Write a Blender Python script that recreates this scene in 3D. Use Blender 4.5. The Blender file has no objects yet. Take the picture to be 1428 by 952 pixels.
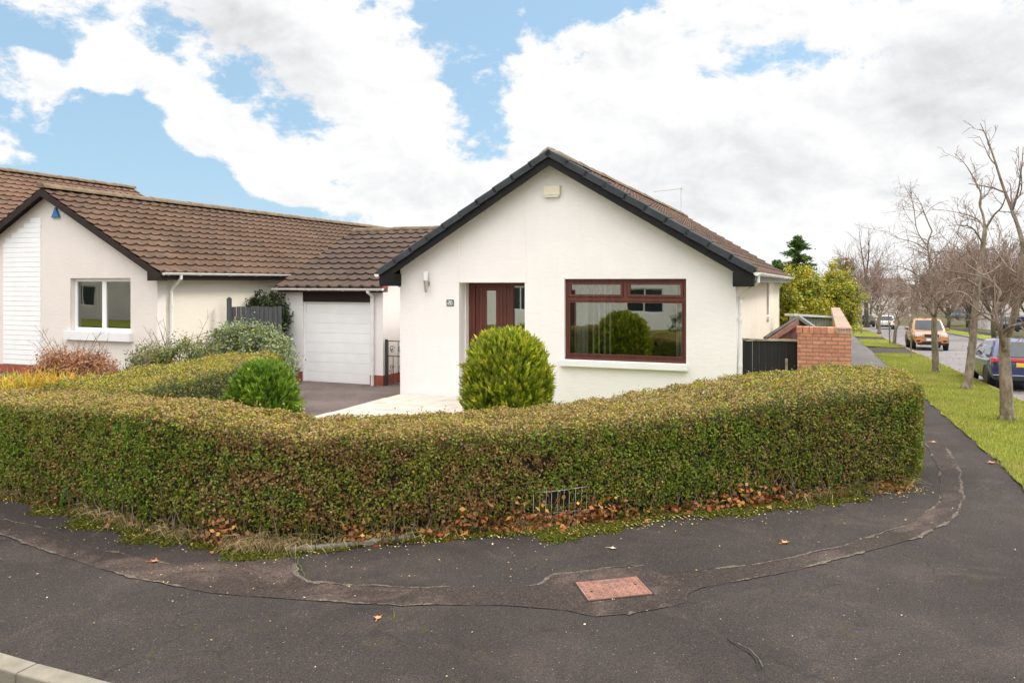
import bpy, bmesh, math, random
import numpy as np
from mathutils import Vector, Matrix, noise as mnoise
from mathutils.geometry import tessellate_polygon

random.seed(7); RNG = np.random.default_rng(7)
SC = bpy.context.scene
COL = SC.collection
FPX, CXP, HYP, EYE = 1080.0, 714.0, 394.0, 2.5      # lens of the photograph in its own pixels
TH = math.atan2(.3743, .9273)
R2 = np.array([.9273, -.3743]); D2 = np.array([.3743, .9273])   # across the street / along the street

# ------------------------------------------------------------------ small helpers
def ab(a, b):                      # street coordinates -> world x, y
    return (a*R2[0] + b*D2[0], a*R2[1] + b*D2[1])
def to_ab(x, y):
    return (x*R2[0] + y*R2[1], x*D2[0] + y*D2[1])
def terrain_b(b):
    s = max(0.0, b - 10.0)
    if s < 4: return -.033*s*s/8
    s2 = s - 2
    return -.033*min(s2, 118)
def terrain(x, y):
    return terrain_b(to_ab(x, y)[1])
def P(px, py, Y):
    return Vector(((px-CXP)/FPX*Y, Y, EYE - (py-HYP)/FPX*Y))
def G(px, py, off=0.0):            # where a sight line meets the ground
    k = (py-HYP)/FPX; u = (px-CXP)/FPX
    Y = EYE/max(k, 1e-4)
    for _ in range(60):
        Y = .5*Y + .5*(EYE - terrain(u*Y, Y))/max(k, 1e-4)
    return Vector((u*Y, Y, terrain(u*Y, Y) + off))

def tag(o, label=None, cat=None, group=None, kind=None):
    if label: o['label'] = label
    if cat: o['category'] = cat
    if group: o['group'] = group
    if kind: o['kind'] = kind
    return o
def empty(name, loc, rz=0.0, label=None, cat=None, group=None):
    o = bpy.data.objects.new(name, None); COL.objects.link(o)
    o.location = loc; o.rotation_euler = (0, 0, rz); o.empty_display_size = .2
    return tag(o, label, cat, group)

class MB:
    """collects faces; build() links them as one mesh object"""
    def __init__(s): s.v = []; s.f = []; s.c = []; s.cur = None
    def add(s, vs, fs):
        n = len(s.v); s.v.extend([tuple(p) for p in vs])
        for f in fs:
            s.f.append(tuple(n+i for i in f)); s.c.append(s.cur)
        return s
    def box(s, x0, x1, y0, y1, z0, z1, M=None):
        vs = [Vector((x, y, z)) for z in (z0, z1) for y in (y0, y1) for x in (x0, x1)]
        if M is not None: vs = [M @ v for v in vs]
        return s.add(vs, [(0,2,3,1),(4,5,7,6),(0,1,5,4),(2,6,7,3),(0,4,6,2),(1,3,7,5)])
    def prism(s, poly, axis, a, b):
        """poly: 2D outline extruded along axis from a to b"""
        n = len(poly)
        def mk(p, t):
            return {'x': (t, p[0], p[1]), 'y': (p[0], t, p[1]), 'z': (p[0], p[1], t)}[axis]
        vs = [mk(p, a) for p in poly] + [mk(p, b) for p in poly]
        fs = [tuple(range(n))[::-1], tuple(range(n, 2*n))] + [(i, (i+1) % n, n+(i+1) % n, n+i) for i in range(n)]
        return s.add(vs, fs)
    def tube(s, pts, rad, n=8, cap=True):
        pts = [Vector(p) for p in pts]
        if not hasattr(rad, '__len__'): rad = [rad]*len(pts)
        vs = []; prev = None
        for i, p in enumerate(pts):
            t = (pts[min(i+1, len(pts)-1)] - pts[max(i-1, 0)])
            if t.length < 1e-9: t = Vector((0, 0, 1))
            t.normalize()
            if prev is None:
                u = t.orthogonal().normalized()
            else:
                u = prev - t*prev.dot(t)
                u = u.normalized() if u.length > 1e-6 else t.orthogonal().normalized()
            prev = u; w = t.cross(u)
            for k in range(n):
                a = 2*math.pi*k/n
                vs.append(p + (u*math.cos(a) + w*math.sin(a))*rad[i])
        fs = []
        for i in range(len(pts)-1):
            for k in range(n):
                fs.append((i*n+k, i*n+(k+1) % n, (i+1)*n+(k+1) % n, (i+1)*n+k))
        if cap:
            fs.append(tuple(range(n))[::-1]); fs.append(tuple(range((len(pts)-1)*n, len(pts)*n)))
        return s.add(vs, fs)
    def disc(s, c, axis, r, t, n=20, r2=None):
        c = Vector(c); ax = Vector(axis).normalized()
        return s.tube([c - ax*t/2, c + ax*t/2], [r, r if r2 is None else r2], n)
    def build(s, name, m, parent=None, smooth=False, kind=None, bevel=0.0):
        me = bpy.data.meshes.new(name)
        me.from_pydata(s.v, [], s.f); me.update()
        if any(c is not None for c in s.c):
            at = me.color_attributes.new('Col', 'FLOAT_COLOR', 'CORNER')
            arr = np.ones((len(me.loops), 4), dtype=np.float32); k = 0
            for f, c in zip(s.f, s.c):
                if c is not None: arr[k:k+len(f), :3] = c
                k += len(f)
            at.data.foreach_set('color', arr.ravel())
        if smooth: me.polygons.foreach_set('use_smooth', np.ones(len(me.polygons), dtype=bool))
        if m is not None: me.materials.append(m)
        o = bpy.data.objects.new(name, me); COL.objects.link(o)
        if parent is not None: o.parent = parent
        if kind: o['kind'] = kind
        if bevel > 0:
            b = o.modifiers.new('edge', 'BEVEL'); b.width = bevel; b.segments = 2; b.limit_method = 'ANGLE'; b.angle_limit = math.radians(40)
        return o

def np_mesh(name, V, F, cols, m, parent=None, kind=None, smooth=False):
    """V (n,3); F (k,q) equal-sized faces; cols (n,3) per-vertex colours"""
    me = bpy.data.meshes.new(name)
    V = np.asarray(V, dtype=np.float32); F = np.asarray(F, dtype=np.int32)
    q = F.shape[1]
    me.vertices.add(len(V)); me.vertices.foreach_set('co', V.ravel())
    me.loops.add(F.size); me.loops.foreach_set('vertex_index', F.ravel())
    me.polygons.add(len(F)); me.polygons.foreach_set('loop_start', np.arange(len(F), dtype=np.int32)*q)
    me.update(calc_edges=True)
    if cols is not None:
        at = me.color_attributes.new('Col', 'FLOAT_COLOR', 'POINT')
        a = np.ones((len(V), 4), dtype=np.float32); a[:, :3] = cols
        at.data.foreach_set('color', a.ravel())
    if smooth: me.polygons.foreach_set('use_smooth', np.ones(len(F), dtype=bool))
    me.materials.append(m)
    o = bpy.data.objects.new(name, me); COL.objects.link(o)
    if parent is not None: o.parent = parent
    if kind: o['kind'] = kind
    return o

def unit(v): return v/np.maximum(np.linalg.norm(v, axis=1, keepdims=True), 1e-9)
def leaf_quads(C, axis, wid, L, W, cols, cup=.15):
    """rhombic leaves: centres C, long axis, width axis, lengths and widths"""
    n = len(C); L = np.broadcast_to(L, n)[:, None]; W = np.broadcast_to(W, n)[:, None]
    nor = np.cross(axis, wid)
    V = np.empty((n, 4, 3)); 
    V[:, 0] = C - axis*L*.5
    V[:, 1] = C + wid*W*.5 - axis*L*.05 + nor*W*cup
    V[:, 2] = C + axis*L*.5
    V[:, 3] = C - wid*W*.5 - axis*L*.05 + nor*W*cup
    F = np.arange(4*n).reshape(n, 4)
    return V.reshape(-1, 3), F, np.repeat(cols, 4, axis=0)
def rand_leaves(C, N, L, W, cols, spread=.9, up=0.0):
    n = len(C)
    nor = unit(N + RNG.normal(size=(n, 3))*spread)
    t = RNG.normal(size=(n, 3)); t[:, 2] += up
    t = unit(t - nor*np.sum(t*nor, axis=1, keepdims=True))
    w = np.cross(nor, t)
    return leaf_quads(C, t, w, L, W, cols)
def pick(pal, n, p=None):
    pal = np.array(pal); i = RNG.choice(len(pal), n, p=None if p is None else np.array(p)/sum(p))
    return pal[i]*(1 + RNG.normal(size=(n, 1))*.14).clip(.6, 1.45)
def nz(x, y, z, s): return mnoise.noise(Vector((x*s, y*s, z*s)))

# ------------------------------------------------------------------ materials
MATS = {}
def _bsdf(name):
    m = bpy.data.materials.new(name); m.use_nodes = True
    return m, m.node_tree, m.node_tree.nodes['Principled BSDF']
def N(nt, t, **k):
    n = nt.nodes.new(t)
    for a, v in k.items(): setattr(n, a, v)
    return n
def ramp(nt, fac, stops):
    r = N(nt, 'ShaderNodeValToRGB'); e = r.color_ramp.elements
    while len(e) > 1: e.remove(e[-1])
    e[0].position = stops[0][0]; e[0].color = (*stops[0][1], 1)
    for p, c in stops[1:]:
        x = e.new(p); x.color = (*c, 1)
    nt.links.new(fac, r.inputs['Fac']); return r.outputs['Color']
def mixc(nt, fac, a, b, mode='MIX'):
    n = N(nt, 'ShaderNodeMix', data_type='RGBA', blend_type=mode)
    for s, v in ((n.inputs[0], fac), (n.inputs[6], a), (n.inputs[7], b)):
        if isinstance(v, bpy.types.NodeSocket): nt.links.new(v, s)
        elif isinstance(v, (int, float)): s.default_value = v
        else: s.default_value = (*v, 1)
    return n.outputs[2]
def mth(nt, op, a, b=None, c=None, clamp=False):
    n = N(nt, 'ShaderNodeMath', operation=op, use_clamp=clamp)
    for s, v in zip(n.inputs, (a, b, c)):
        if v is None: continue
        if isinstance(v, bpy.types.NodeSocket): nt.links.new(v, s)
        else: s.default_value = v
    return n.outputs[0]
def noi(nt, co, scale, detail=4, rough=.55, dist=0.0):
    n = N(nt, 'ShaderNodeTexNoise'); n.inputs['Scale'].default_value = scale
    n.inputs['Detail'].default_value = detail; n.inputs['Roughness'].default_value = rough; n.inputs['Distortion'].default_value = dist
    nt.links.new(co, n.inputs['Vector']); return n.outputs['Fac']
def bump(nt, b, h, strength, dist=.01):
    n = N(nt, 'ShaderNodeBump'); n.inputs['Strength'].default_value = strength; n.inputs['Distance'].default_value = dist
    nt.links.new(h, n.inputs['Height']); nt.links.new(n.outputs['Normal'], b.inputs['Normal'])
def objco(nt): return N(nt, 'ShaderNodeTexCoord').outputs['Object']
def geoco(nt): return N(nt, 'ShaderNodeNewGeometry').outputs['Position']

def plain(name, col, rough=.6, var=.12, scale=6.0, bmp=0.0, bscale=80.0, metal=0.0, spec=.5, coat=0.0):
    m, nt, b = _bsdf(name)
    co = objco(nt)
    lo = tuple(c*(1-var) for c in col); hi = tuple(min(1, c*(1+var)) for c in col)
    nt.links.new(ramp(nt, noi(nt, co, scale, 5), [(.3, lo), (.7, hi)]), b.inputs['Base Color'])
    b.inputs['Roughness'].default_value = rough; b.inputs['Metallic'].default_value = metal
    b.inputs['Specular IOR Level'].default_value = spec
    if coat: b.inputs['Coat Weight'].default_value = coat; b.inputs['Coat Roughness'].default_value = .08
    if bmp: bump(nt, b, noi(nt, co, bscale, 3), bmp, .01)
    MATS[name] = m; return m

def render_wall(name, col, dirt=(.55, .5, .43)):
    m, nt, b = _bsdf(name); co = objco(nt)
    c = ramp(nt, noi(nt, co, 1.3, 5, .6), [(.25, tuple(x*.93 for x in col)), (.7, col)])
    mp = N(nt, 'ShaderNodeMapping'); mp.inputs['Scale'].default_value = (5, 5, .5); nt.links.new(co, mp.inputs['Vector'])
    streak = ramp(nt, noi(nt, mp.outputs['Vector'], 1.2, 4), [(.55, (0, 0, 0)), (.8, (1, 1, 1))])
    sf = mth(nt, 'MULTIPLY', streak, .10)
    nt.links.new(mixc(nt, sf, c, dirt), b.inputs['Base Color'])
    b.inputs['Roughness'].default_value = .85; b.inputs['Specular IOR Level'].default_value = .25
    m2 = N(nt, 'ShaderNodeMapping'); m2.inputs['Scale'].default_value = (7, 7, 17); nt.links.new(co, m2.inputs['Vector'])
    h = mth(nt, 'ADD', noi(nt, m2.outputs['Vector'], 1.0, 4, .6), mth(nt, 'MULTIPLY', noi(nt, co, 70, 2), .5))
    bump(nt, b, h, .30, .02)
    MATS[name] = m; return m

def vcol(name, rough=.55, trans=.25, spec=.35, var=True, ns=1.1):
    """leaf material: own colour from the Col attribute"""
    m, nt, b = _bsdf(name)
    at = N(nt, 'ShaderNodeAttribute'); at.attribute_name = 'Col'
    c = at.outputs['Color']
    b.inputs['Roughness'].default_value = rough; b.inputs['Specular IOR Level'].default_value = spec
    nt.links.new(c, b.inputs['Base Color'])
    if trans:
        t = N(nt, 'ShaderNodeBsdfTranslucent'); nt.links.new(c, t.inputs['Color'])
        mx = N(nt, 'ShaderNodeMixShader'); mx.inputs[0].default_value = trans
        nt.links.new(b.outputs[0], mx.inputs[1]); nt.links.new(t.outputs[0], mx.inputs[2])
        nt.links.new(mx.outputs[0], nt.nodes['Material Output'].inputs['Surface'])
    MATS[name] = m; return m

def tile_mat(name, col, lichen=(.30, .27, .20), amount=.62):
    m, nt, b = _bsdf(name); co = objco(nt)
    at = N(nt, 'ShaderNodeAttribute'); at.attribute_name = 'Col'
    base = mixc(nt, 1.0, at.outputs['Color'], ramp(nt, noi(nt, co, .8, 6, .65), [(.3, tuple(c*.72 for c in col)), (.7, tuple(c*1.2 for c in col))]), 'MULTIPLY')
    spots = ramp(nt, noi(nt, co, 16, 4, .6), [(amount, (0, 0, 0)), (amount+.06, (1, 1, 1))])
    big = ramp(nt, noi(nt, co, .9, 3), [(.45, (.15, .15, .15)), (.7, (1, 1, 1))])
    f = mth(nt, 'MULTIPLY', mth(nt, 'MULTIPLY', spots, big), .7)
    c2 = mixc(nt, f, base, lichen)
    nt.links.new(c2, b.inputs['Base Color'])
    b.inputs['Roughness'].default_value = .8; b.inputs['Specular IOR Level'].default_value = .3
    bump(nt, b, noi(nt, co, 60, 3), .3, .01)
    MATS[name] = m; return m

def asphalt(name, dark, light, crack=True, patch=(.10, .075, .065), pamt=.5, stones=True):
    m, nt, b = _bsdf(name); co = geoco(nt)
    c = ramp(nt, noi(nt, co, .55, 7, .62), [(.3, dark), (.7, light)])
    pf = ramp(nt, noi(nt, co, .9, 6, .68, .6), [(.50, (0, 0, 0)), (.68, (1, 1, 1))])
    c = mixc(nt, mth(nt, 'MULTIPLY', pf, pamt), c, patch)
    g = noi(nt, co, 85, 3, .8)
    c = mixc(nt, .85, c, ramp(nt, g, [(.34, (.30, .30, .30)), (.52, (1, 1, 1)), (.70, (2.4, 2.3, 2.2))]), 'MULTIPLY')
    if stones:
        v = N(nt, 'ShaderNodeTexVoronoi'); v.inputs['Scale'].default_value = 38; nt.links.new(co, v.inputs['Vector'])
        sp = ramp(nt, v.outputs['Distance'], [(.10, (1, 1, 1)), (.20, (0, 0, 0))])
        hs = N(nt, 'ShaderNodeSeparateColor'); nt.links.new(v.outputs['Color'], hs.inputs[0])
        sel = mth(nt, 'GREATER_THAN', hs.outputs[0], .86)
        c = mixc(nt, mth(nt, 'MULTIPLY', mth(nt, 'MULTIPLY', sp, sel), .6), c, (.30, .265, .22))
        v2 = N(nt, 'ShaderNodeTexVoronoi'); v2.inputs['Scale'].default_value = 60; nt.links.new(co, v2.inputs['Vector'])
        hs2 = N(nt, 'ShaderNodeSeparateColor'); nt.links.new(v2.outputs['Color'], hs2.inputs[0])
        c = mixc(nt, .5, c, ramp(nt, hs2.outputs[1], [(0, (.6, .6, .62)), (1, (1.35, 1.3, 1.28))]), 'MULTIPLY')
    if crack:
        wv = N(nt, 'ShaderNodeVectorMath', operation='SCALE'); 
        nn = N(nt, 'ShaderNodeTexNoise'); nn.inputs['Scale'].default_value = 2.2; nn.inputs['Detail'].default_value = 6; nt.links.new(co, nn.inputs['Vector'])
        nt.links.new(nn.outputs['Color'], wv.inputs[0]); wv.inputs['Scale'].default_value = .75
        ad = N(nt, 'ShaderNodeVectorMath', operation='ADD'); nt.links.new(co, ad.inputs[0]); nt.links.new(wv.outputs[0], ad.inputs[1])
        vo = N(nt, 'ShaderNodeTexVoronoi', feature='DISTANCE_TO_EDGE'); vo.inputs['Scale'].default_value = 1.15; nt.links.new(ad.outputs[0], vo.inputs['Vector'])
        cr = ramp(nt, vo.outputs['Distance'], [(.004, (1, 1, 1)), (.019, (0, 0, 0))])
        msk = ramp(nt, noi(nt, co, .7, 3), [(.46, (0, 0, 0)), (.6, (1, 1, 1))])
        cf = mth(nt, 'MULTIPLY', cr, msk)
        mossy = ramp(nt, noi(nt, co, 3.1, 2), [(.5, (.018, .017, .015)), (.62, (.05, .055, .012))])
        c = mixc(nt, mth(nt, 'MULTIPLY', cf, .6), c, mossy)
    nt.links.new(c, b.inputs['Base Color'])
    b.inputs['Roughness'].default_value = .85; b.inputs['Specular IOR Level'].default_value = .18
    h = mth(nt, 'ADD', g, mth(nt, 'MULTIPLY', noi(nt, co, 35, 3), .6))
    bump(nt, b, h, .5, .012)
    MATS[name] = m; return m

def grass_mat(name, lo, hi):
    m, nt, b = _bsdf(name); co = geoco(nt)
    c = ramp(nt, noi(nt, co, .6, 6, .65), [(.3, lo), (.7, hi)])
    c = mixc(nt, .7, c, ramp(nt, noi(nt, co, 60, 3, .7), [(.3, (.5, .55, .45)), (.7, (1.4, 1.35, 1.3))]), 'MULTIPLY')
    mud = ramp(nt, noi(nt, co, .9, 5, .6), [(.55, (0, 0, 0)), (.72, (1, 1, 1))]); c = mixc(nt, mth(nt, 'MULTIPLY', mud, .5), c, (.13, .10, .05))
    nt.links.new(c, b.inputs['Base Color']); b.inputs['Roughness'].default_value = .9; b.inputs['Specular IOR Level'].default_value = .15
    bump(nt, b, noi(nt, co, 45, 3), .8, .03)
    MATS[name] = m; return m

def brick_mat(name, c1, c2, mortar, bw=.225, bh=.075, side=False):
    m, nt, b = _bsdf(name); co = objco(nt)
    sep = N(nt, 'ShaderNodeSeparateXYZ'); nt.links.new(co, sep.inputs[0])
    cm = N(nt, 'ShaderNodeCombineXYZ')
    nt.links.new(mth(nt, 'ADD', sep.outputs[0], sep.outputs[1]), cm.inputs[0]); nt.links.new(sep.outputs[2], cm.inputs[1])
    t = N(nt, 'ShaderNodeTexBrick'); nt.links.new(cm.outputs[0], t.inputs['Vector'])
    t.inputs['Scale'].default_value = 1; t.inputs['Brick Width'].default_value = bw; t.inputs['Row Height'].default_value = bh
    t.inputs['Mortar Size'].default_value = .009; t.inputs['Mortar Smooth'].default_value = .2
    t.inputs['Color1'].default_value = (*c1, 1); t.inputs['Color2'].default_value = (*c2, 1); t.inputs['Mortar'].default_value = (*mortar, 1)
    c = mixc(nt, .6, t.outputs['Color'], ramp(nt, noi(nt, co, 14, 5, .65), [(.3, (.62, .6, .6)), (.7, (1.35, 1.3, 1.25))]), 'MULTIPLY')
    nt.links.new(c, b.inputs['Base Color']); b.inputs['Roughness'].default_value = .85; b.inputs['Specular IOR Level'].default_value = .25
    h = mth(nt, 'ADD', mth(nt, 'MULTIPLY', t.outputs['Fac'], -1.0), mth(nt, 'MULTIPLY', noi(nt, co, 60, 3), .3))
    bump(nt, b, h, .7, .012)
    MATS[name] = m; return m

def glass_mat(name, tint=(.75, .78, .76), refl=.12):
    m = bpy.data.materials.new(name); m.use_nodes = True; nt = m.node_tree
    nt.nodes.remove(nt.nodes['Principled BSDF'])
    g = N(nt, 'ShaderNodeBsdfGlossy'); g.inputs['Roughness'].default_value = .015; g.inputs['Color'].default_value = (.95, .97, .96, 1)
    t = N(nt, 'ShaderNodeBsdfTransparent'); t.inputs['Color'].default_value = (*tint, 1)
    fr = N(nt, 'ShaderNodeFresnel'); fr.inputs['IOR'].default_value = 1.55
    wob = noi(nt, objco(nt), 1.6, 1)
    f = mth(nt, 'MULTIPLY_ADD', fr.outputs[0], 1.6, refl, clamp=True)
    bm = N(nt, 'ShaderNodeBump'); bm.inputs['Strength'].default_value = .04; bm.inputs['Distance'].default_value = .02
    nt.links.new(wob, bm.inputs['Height']); nt.links.new(bm.outputs[0], g.inputs['Normal'])
    mx = N(nt, 'ShaderNodeMixShader'); nt.links.new(f, mx.inputs[0])
    nt.links.new(t.outputs[0], mx.inputs[1]); nt.links.new(g.outputs[0], mx.inputs[2])
    nt.links.new(mx.outputs[0], nt.nodes['Material Output'].inputs['Surface'])
    MATS[name] = m; return m

def bark_mat(name, c1, c2):
    m, nt, b = _bsdf(name); co = geoco(nt)
    mp = N(nt, 'ShaderNodeMapping'); mp.inputs['Scale'].default_value = (1, 1, .45); nt.links.new(co, mp.inputs['Vector'])
    c = ramp(nt, noi(nt, mp.outputs[0], 9, 6, .7), [(.28, c1), (.5, tuple((x+y)/2 for x, y in zip(c1, c2))), (.72, c2)])
    gm = ramp(nt, noi(nt, co, 2.2, 3), [(.5, (0, 0, 0)), (.7, (1, 1, 1))])
    c = mixc(nt, mth(nt, 'MULTIPLY', gm, .45), c, (.13, .13, .06))
    nt.links.new(c, b.inputs['Base Color']); b.inputs['Roughness'].default_value = .9; b.inputs['Specular IOR Level'].default_value = .2
    bump(nt, b, noi(nt, mp.outputs[0], 22, 4, .7), .9, .03)
    MATS[name] = m; return m

def wood_mat(name, c1, c2, axis=(1, 1, .06), scale=22, rough=.45):
    m, nt, b = _bsdf(name); co = objco(nt)
    mp = N(nt, 'ShaderNodeMapping'); mp.inputs['Scale'].default_value = axis; nt.links.new(co, mp.inputs['Vector'])
    n1 = noi(nt, mp.outputs[0], scale, 5, .6, .4)
    nt.links.new(ramp(nt, n1, [(.3, c1), (.7, c2)]), b.inputs['Base Color'])
    b.inputs['Roughness'].default_value = rough
    bump(nt, b, n1, .25, .006)
    MATS[name] = m; return m

M = MATS
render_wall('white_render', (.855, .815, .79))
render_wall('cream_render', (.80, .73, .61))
render_wall('pale_render', (.80, .73, .675))
plain('white_upvc', (.87, .87, .865), .35, .03, 3)
plain('white_paint', (.80, .795, .78), .5, .05, 3)
plain('black_paint', (.012, .0115, .011), .6, .35, 5, .2, 40, spec=.2)
plain('verge_grey', (.040, .045, .050), .6, .25, 4, .2, 50, spec=.25)
plain('mortar', (.30, .26, .22), .9, .3, 14, .6, 40)
plain('gutter_white', (.80, .79, .77), .4, .07, 6)
plain('alarm_cream', (.74, .68, .52), .45, .05)
plain('alarm_blue', (.01, .17, .42), .4, .05)
plain('steel', (.55, .53, .5), .3, .1, 8, metal=.9)
plain('lamp_glass', (.78, .79, .78), .25, .03)
plain('plaque_dark', (.05, .055, .06), .4, .1)
plain('red_plinth', (.30, .075, .05), .75, .25, 5, .2, 60)
plain('dark_metal', (.035, .035, .038), .4, .2)
plain('wire_grey', (.55, .53, .5), .5, .2)
plain('concrete', (.20, .18, .135), .85, .2, 7, .5, 90)
plain('slab_pale', (.56, .50, .42), .85, .16, 2.5, .3, 70)
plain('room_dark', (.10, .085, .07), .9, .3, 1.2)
plain('curtain', (.75, .72, .66), .9, .06, 6)
plain('soffit_grey', (.20, .21, .19), .6, .1)
plain('shed_green', (.23, .30, .22), .6, .15, 4)
plain('shed_edge', (.66, .68, .62), .6, .1, 4)
plain('slate_grey', (.17, .18, .18), .7, .25, 5, .3, 50)
plain('fascia_brown', (.028, .020, .016), .65, .2, spec=.2)
plain('far_wall', (.62, .58, .53), .85, .08, 1)
plain('far_wall_grey', (.42, .40, .38), .85, .1, 1)
wood_mat('mahogany', (.065, .015, .009), (.135, .032, .018))
wood_mat('fence_wood', (.045, .047, .050), (.105, .105, .108), rough=.85)
wood_mat('gate_wood', (.006, .006, .006), (.016, .015, .014), rough=.75)
plain('gate_edge', (.30, .26, .17), .85, .5, 9, .4, 60)
tile_mat('roof_tile', (.096, .056, .033))
tile_mat('roof_tile_dark', (.072, .046, .032), amount=.64)
tile_mat('roof_tile_red', (.130, .072, .044))
plain('ridge_tile', (.15, .105, .06), .85, .35, 5, .4, 40)
asphalt('path_asphalt', (.0275, .0228, .0202), (.047, .040, .0355), patch=(.088, .068, .056))
asphalt('strip_asphalt', (.030, .023, .019), (.050, .038, .032), crack=False, patch=(.135, .098, .08), pamt=.75)
asphalt('path_far_sheen', (.10, .093, .088), (.15, .14, .132), crack=False, patch=(.07, .06, .055), stones=False)  # far footpath: asphalt colour lightened to carry its low-angle sheen
asphalt('road_asphalt', (.15, .142, .14), (.21, .20, .198), crack=False, pamt=.3, patch=(.13, .10, .085), stones=False)  # base grey raised to carry the road's sheen
asphalt('drive_asphalt', (.13, .10, .088), (.20, .165, .148), crack=False, pamt=.5, patch=(.07, .055, .05))
asphalt('crack_grit', (.085, .075, .06), (.16, .14, .11), crack=False, pamt=.0)
grass_mat('lawn', (.16, .20, .02), (.26, .28, .03))
grass_mat('field', (.07, .075, .03), (.11, .09, .05))
grass_mat('soil', (.035, .027, .018), (.06, .045, .03))
brick_mat('orange_brick', (.56, .26, .155), (.45, .195, .12), (.26, .16, .115), .205, .068)
plain('brick_edge_a', (.27, .13, .085), .85, .3, 10, .4, 60)
plain('brick_cope', (.42, .27, .19), .85, .3, 6, .4, 50)
plain('dark_brick', (.16, .085, .065), .85, .4, 8, .4, 50)
plain('cover_dark', (.13,.075,.058), .9, .3, 9); plain('cover_pink', (.27, .13, .092), .9, .3, 9, .6, 120)
glass_mat('glass', refl=.10); glass_mat('glass_dim', (.5, .53, .5), .2)
bark_mat('bark', (.07, .055, .04), (.36, .295, .22))
bark_mat('bark_dark', (.05, .042, .034), (.13, .11, .085))
plain('twig', (.20, .14, .105), .85, .25, 2)
plain('twig_pink', (.28, .19, .16), .85, .25, 2)
plain('twig_pale', (.24, .19, .135), .85, .25, 2)
vcol('leaf'); vcol('leaf_dry', .8, .2, .2); vcol('blade', .6, .35, .25)
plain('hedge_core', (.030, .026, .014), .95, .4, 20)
plain('tyre', (.018, .018, .018), .8, .2)
plain('alloy', (.45, .45, .46), .3, .1, metal=.8)
plain('car_glass', (.03, .04, .043), .06, .1, spec=.5)
plain('car_black', (.015, .015, .016), .45, .1)
plain('lamp_red', (.55, .045, .06), .15, .1, coat=.6)
plain('lamp_clear', (.65, .65, .63), .15, .05, coat=.6)
plain('plate_yellow', (.72, .46, .05), .4, .04); plain('plate_white', (.75, .75, .72), .4, .04)
for nm, c in (('car_blue', (.008, .022, .12)), ('car_orange', (.44, .155, .025)), ('car_white', (.78, .78, .77)), ('car_navy', (.03, .06, .16)),
              ('car_grey', (.22, .22, .24)), ('car_teal', (.01, .16, .22)), ('car_dark', (.03, .028, .03))):
    plain(nm, c, .22, .04, 2, coat=1.0)
# ================================================================== the setting: ground, pavement, street
def sheet(name, a0, a1, bs, off, m, kind='structure', edge=0.0, na=6):
    """strip along the street between a0(b) and a1(b), lying OFF above the terrain"""
    mb = MB(); rows = []
    f0 = a0 if callable(a0) else (lambda b: a0); f1 = a1 if callable(a1) else (lambda b: a1)
    for b in bs:
        r = []
        for k in range(na+1):
            t = k/na; a = f0(b)*(1-t) + f1(b)*t
            if edge and k in (0, na): a += edge*(mnoise.noise(Vector((b*1.7, k*3.1, 0))) + .5*mnoise.noise(Vector((b*6, k*3.1, 4))))
            x, y = ab(a, b); r.append((x, y, terrain_b(b) + off))
        rows.append(r)
    vs = [p for r in rows for p in r]; w = na+1
    fs = [(i*w+k, i*w+k+1, (i+1)*w+k+1, (i+1)*w+k) for i in range(len(rows)-1) for k in range(na)]
    mb.add(vs, fs); return mb.build(name, m, kind=kind)
def steps(b0, b1, n=None, s=1.0):
    n = n or max(2, int((b1-b0)/s)); return [b0 + (b1-b0)*i/n for i in range(n+1)]

BB = [-400, -150, -60, -20, 0] + steps(8, 16, 16) + steps(17, 130, 60) + [160, 220, 320, 500, 900, 1800, 3000]
sheet('ground', -2500, 2500, BB, -.32, M['field'])
def corner_a(b):                      # rounded street corner of the pavement
    if b >= 9.5: return 4.3
    c = 36 - (9.5-b)**2
    return -1.5 + math.sqrt(max(c, 0)) - .2*max(0, (9.5-b)/6)
path_bs = [3.42, 3.5, 3.65, 3.8, 4, 4.4, 5, 5.6, 6.4, 7.2, 8]
sheet('pavement', -18, lambda b: corner_a(b), path_bs, 0.0, M['path_asphalt'])
def path_right(b): return 2.25 + .0*b
sheet('footpath', lambda b: -18 if b < 12.2 else .2, lambda b: 4.3 if b <= 8.01 else 2.28, [8, 8.01] + steps(8.4, 12.2, 8) + [12.21] + steps(13, 23.6, 12), 0.0, M['path_asphalt'])
sheet('footpath', .2, 2.28, [23.6] + steps(25, 130, 70), 0.0, M['path_far_sheen'])
# grass verge in pieces, cut by drive crossings
VERGE = [(8.02, 42.5), (49.5, 62.5), (68, 86), (92, 125)]
for i, (b0, b1) in enumerate(VERGE):
    def lf(b, b0=b0, b1=b1):
        d = min(b-b0 if i else 9, b1-b); return 2.25 + max(0, .9 - d)*.9
    sheet('grass_verge', lf, 4.3, steps(b0, b1, s=.35), .02, M['lawn'], edge=.09)
for (b0, b1) in ((42.5, 49.5), (62.5, 68), (86, 92)):
    sheet('drive_crossing', 2.28, 4.3, steps(b0, b1, s=1), -.01, M['path_asphalt'])
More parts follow.
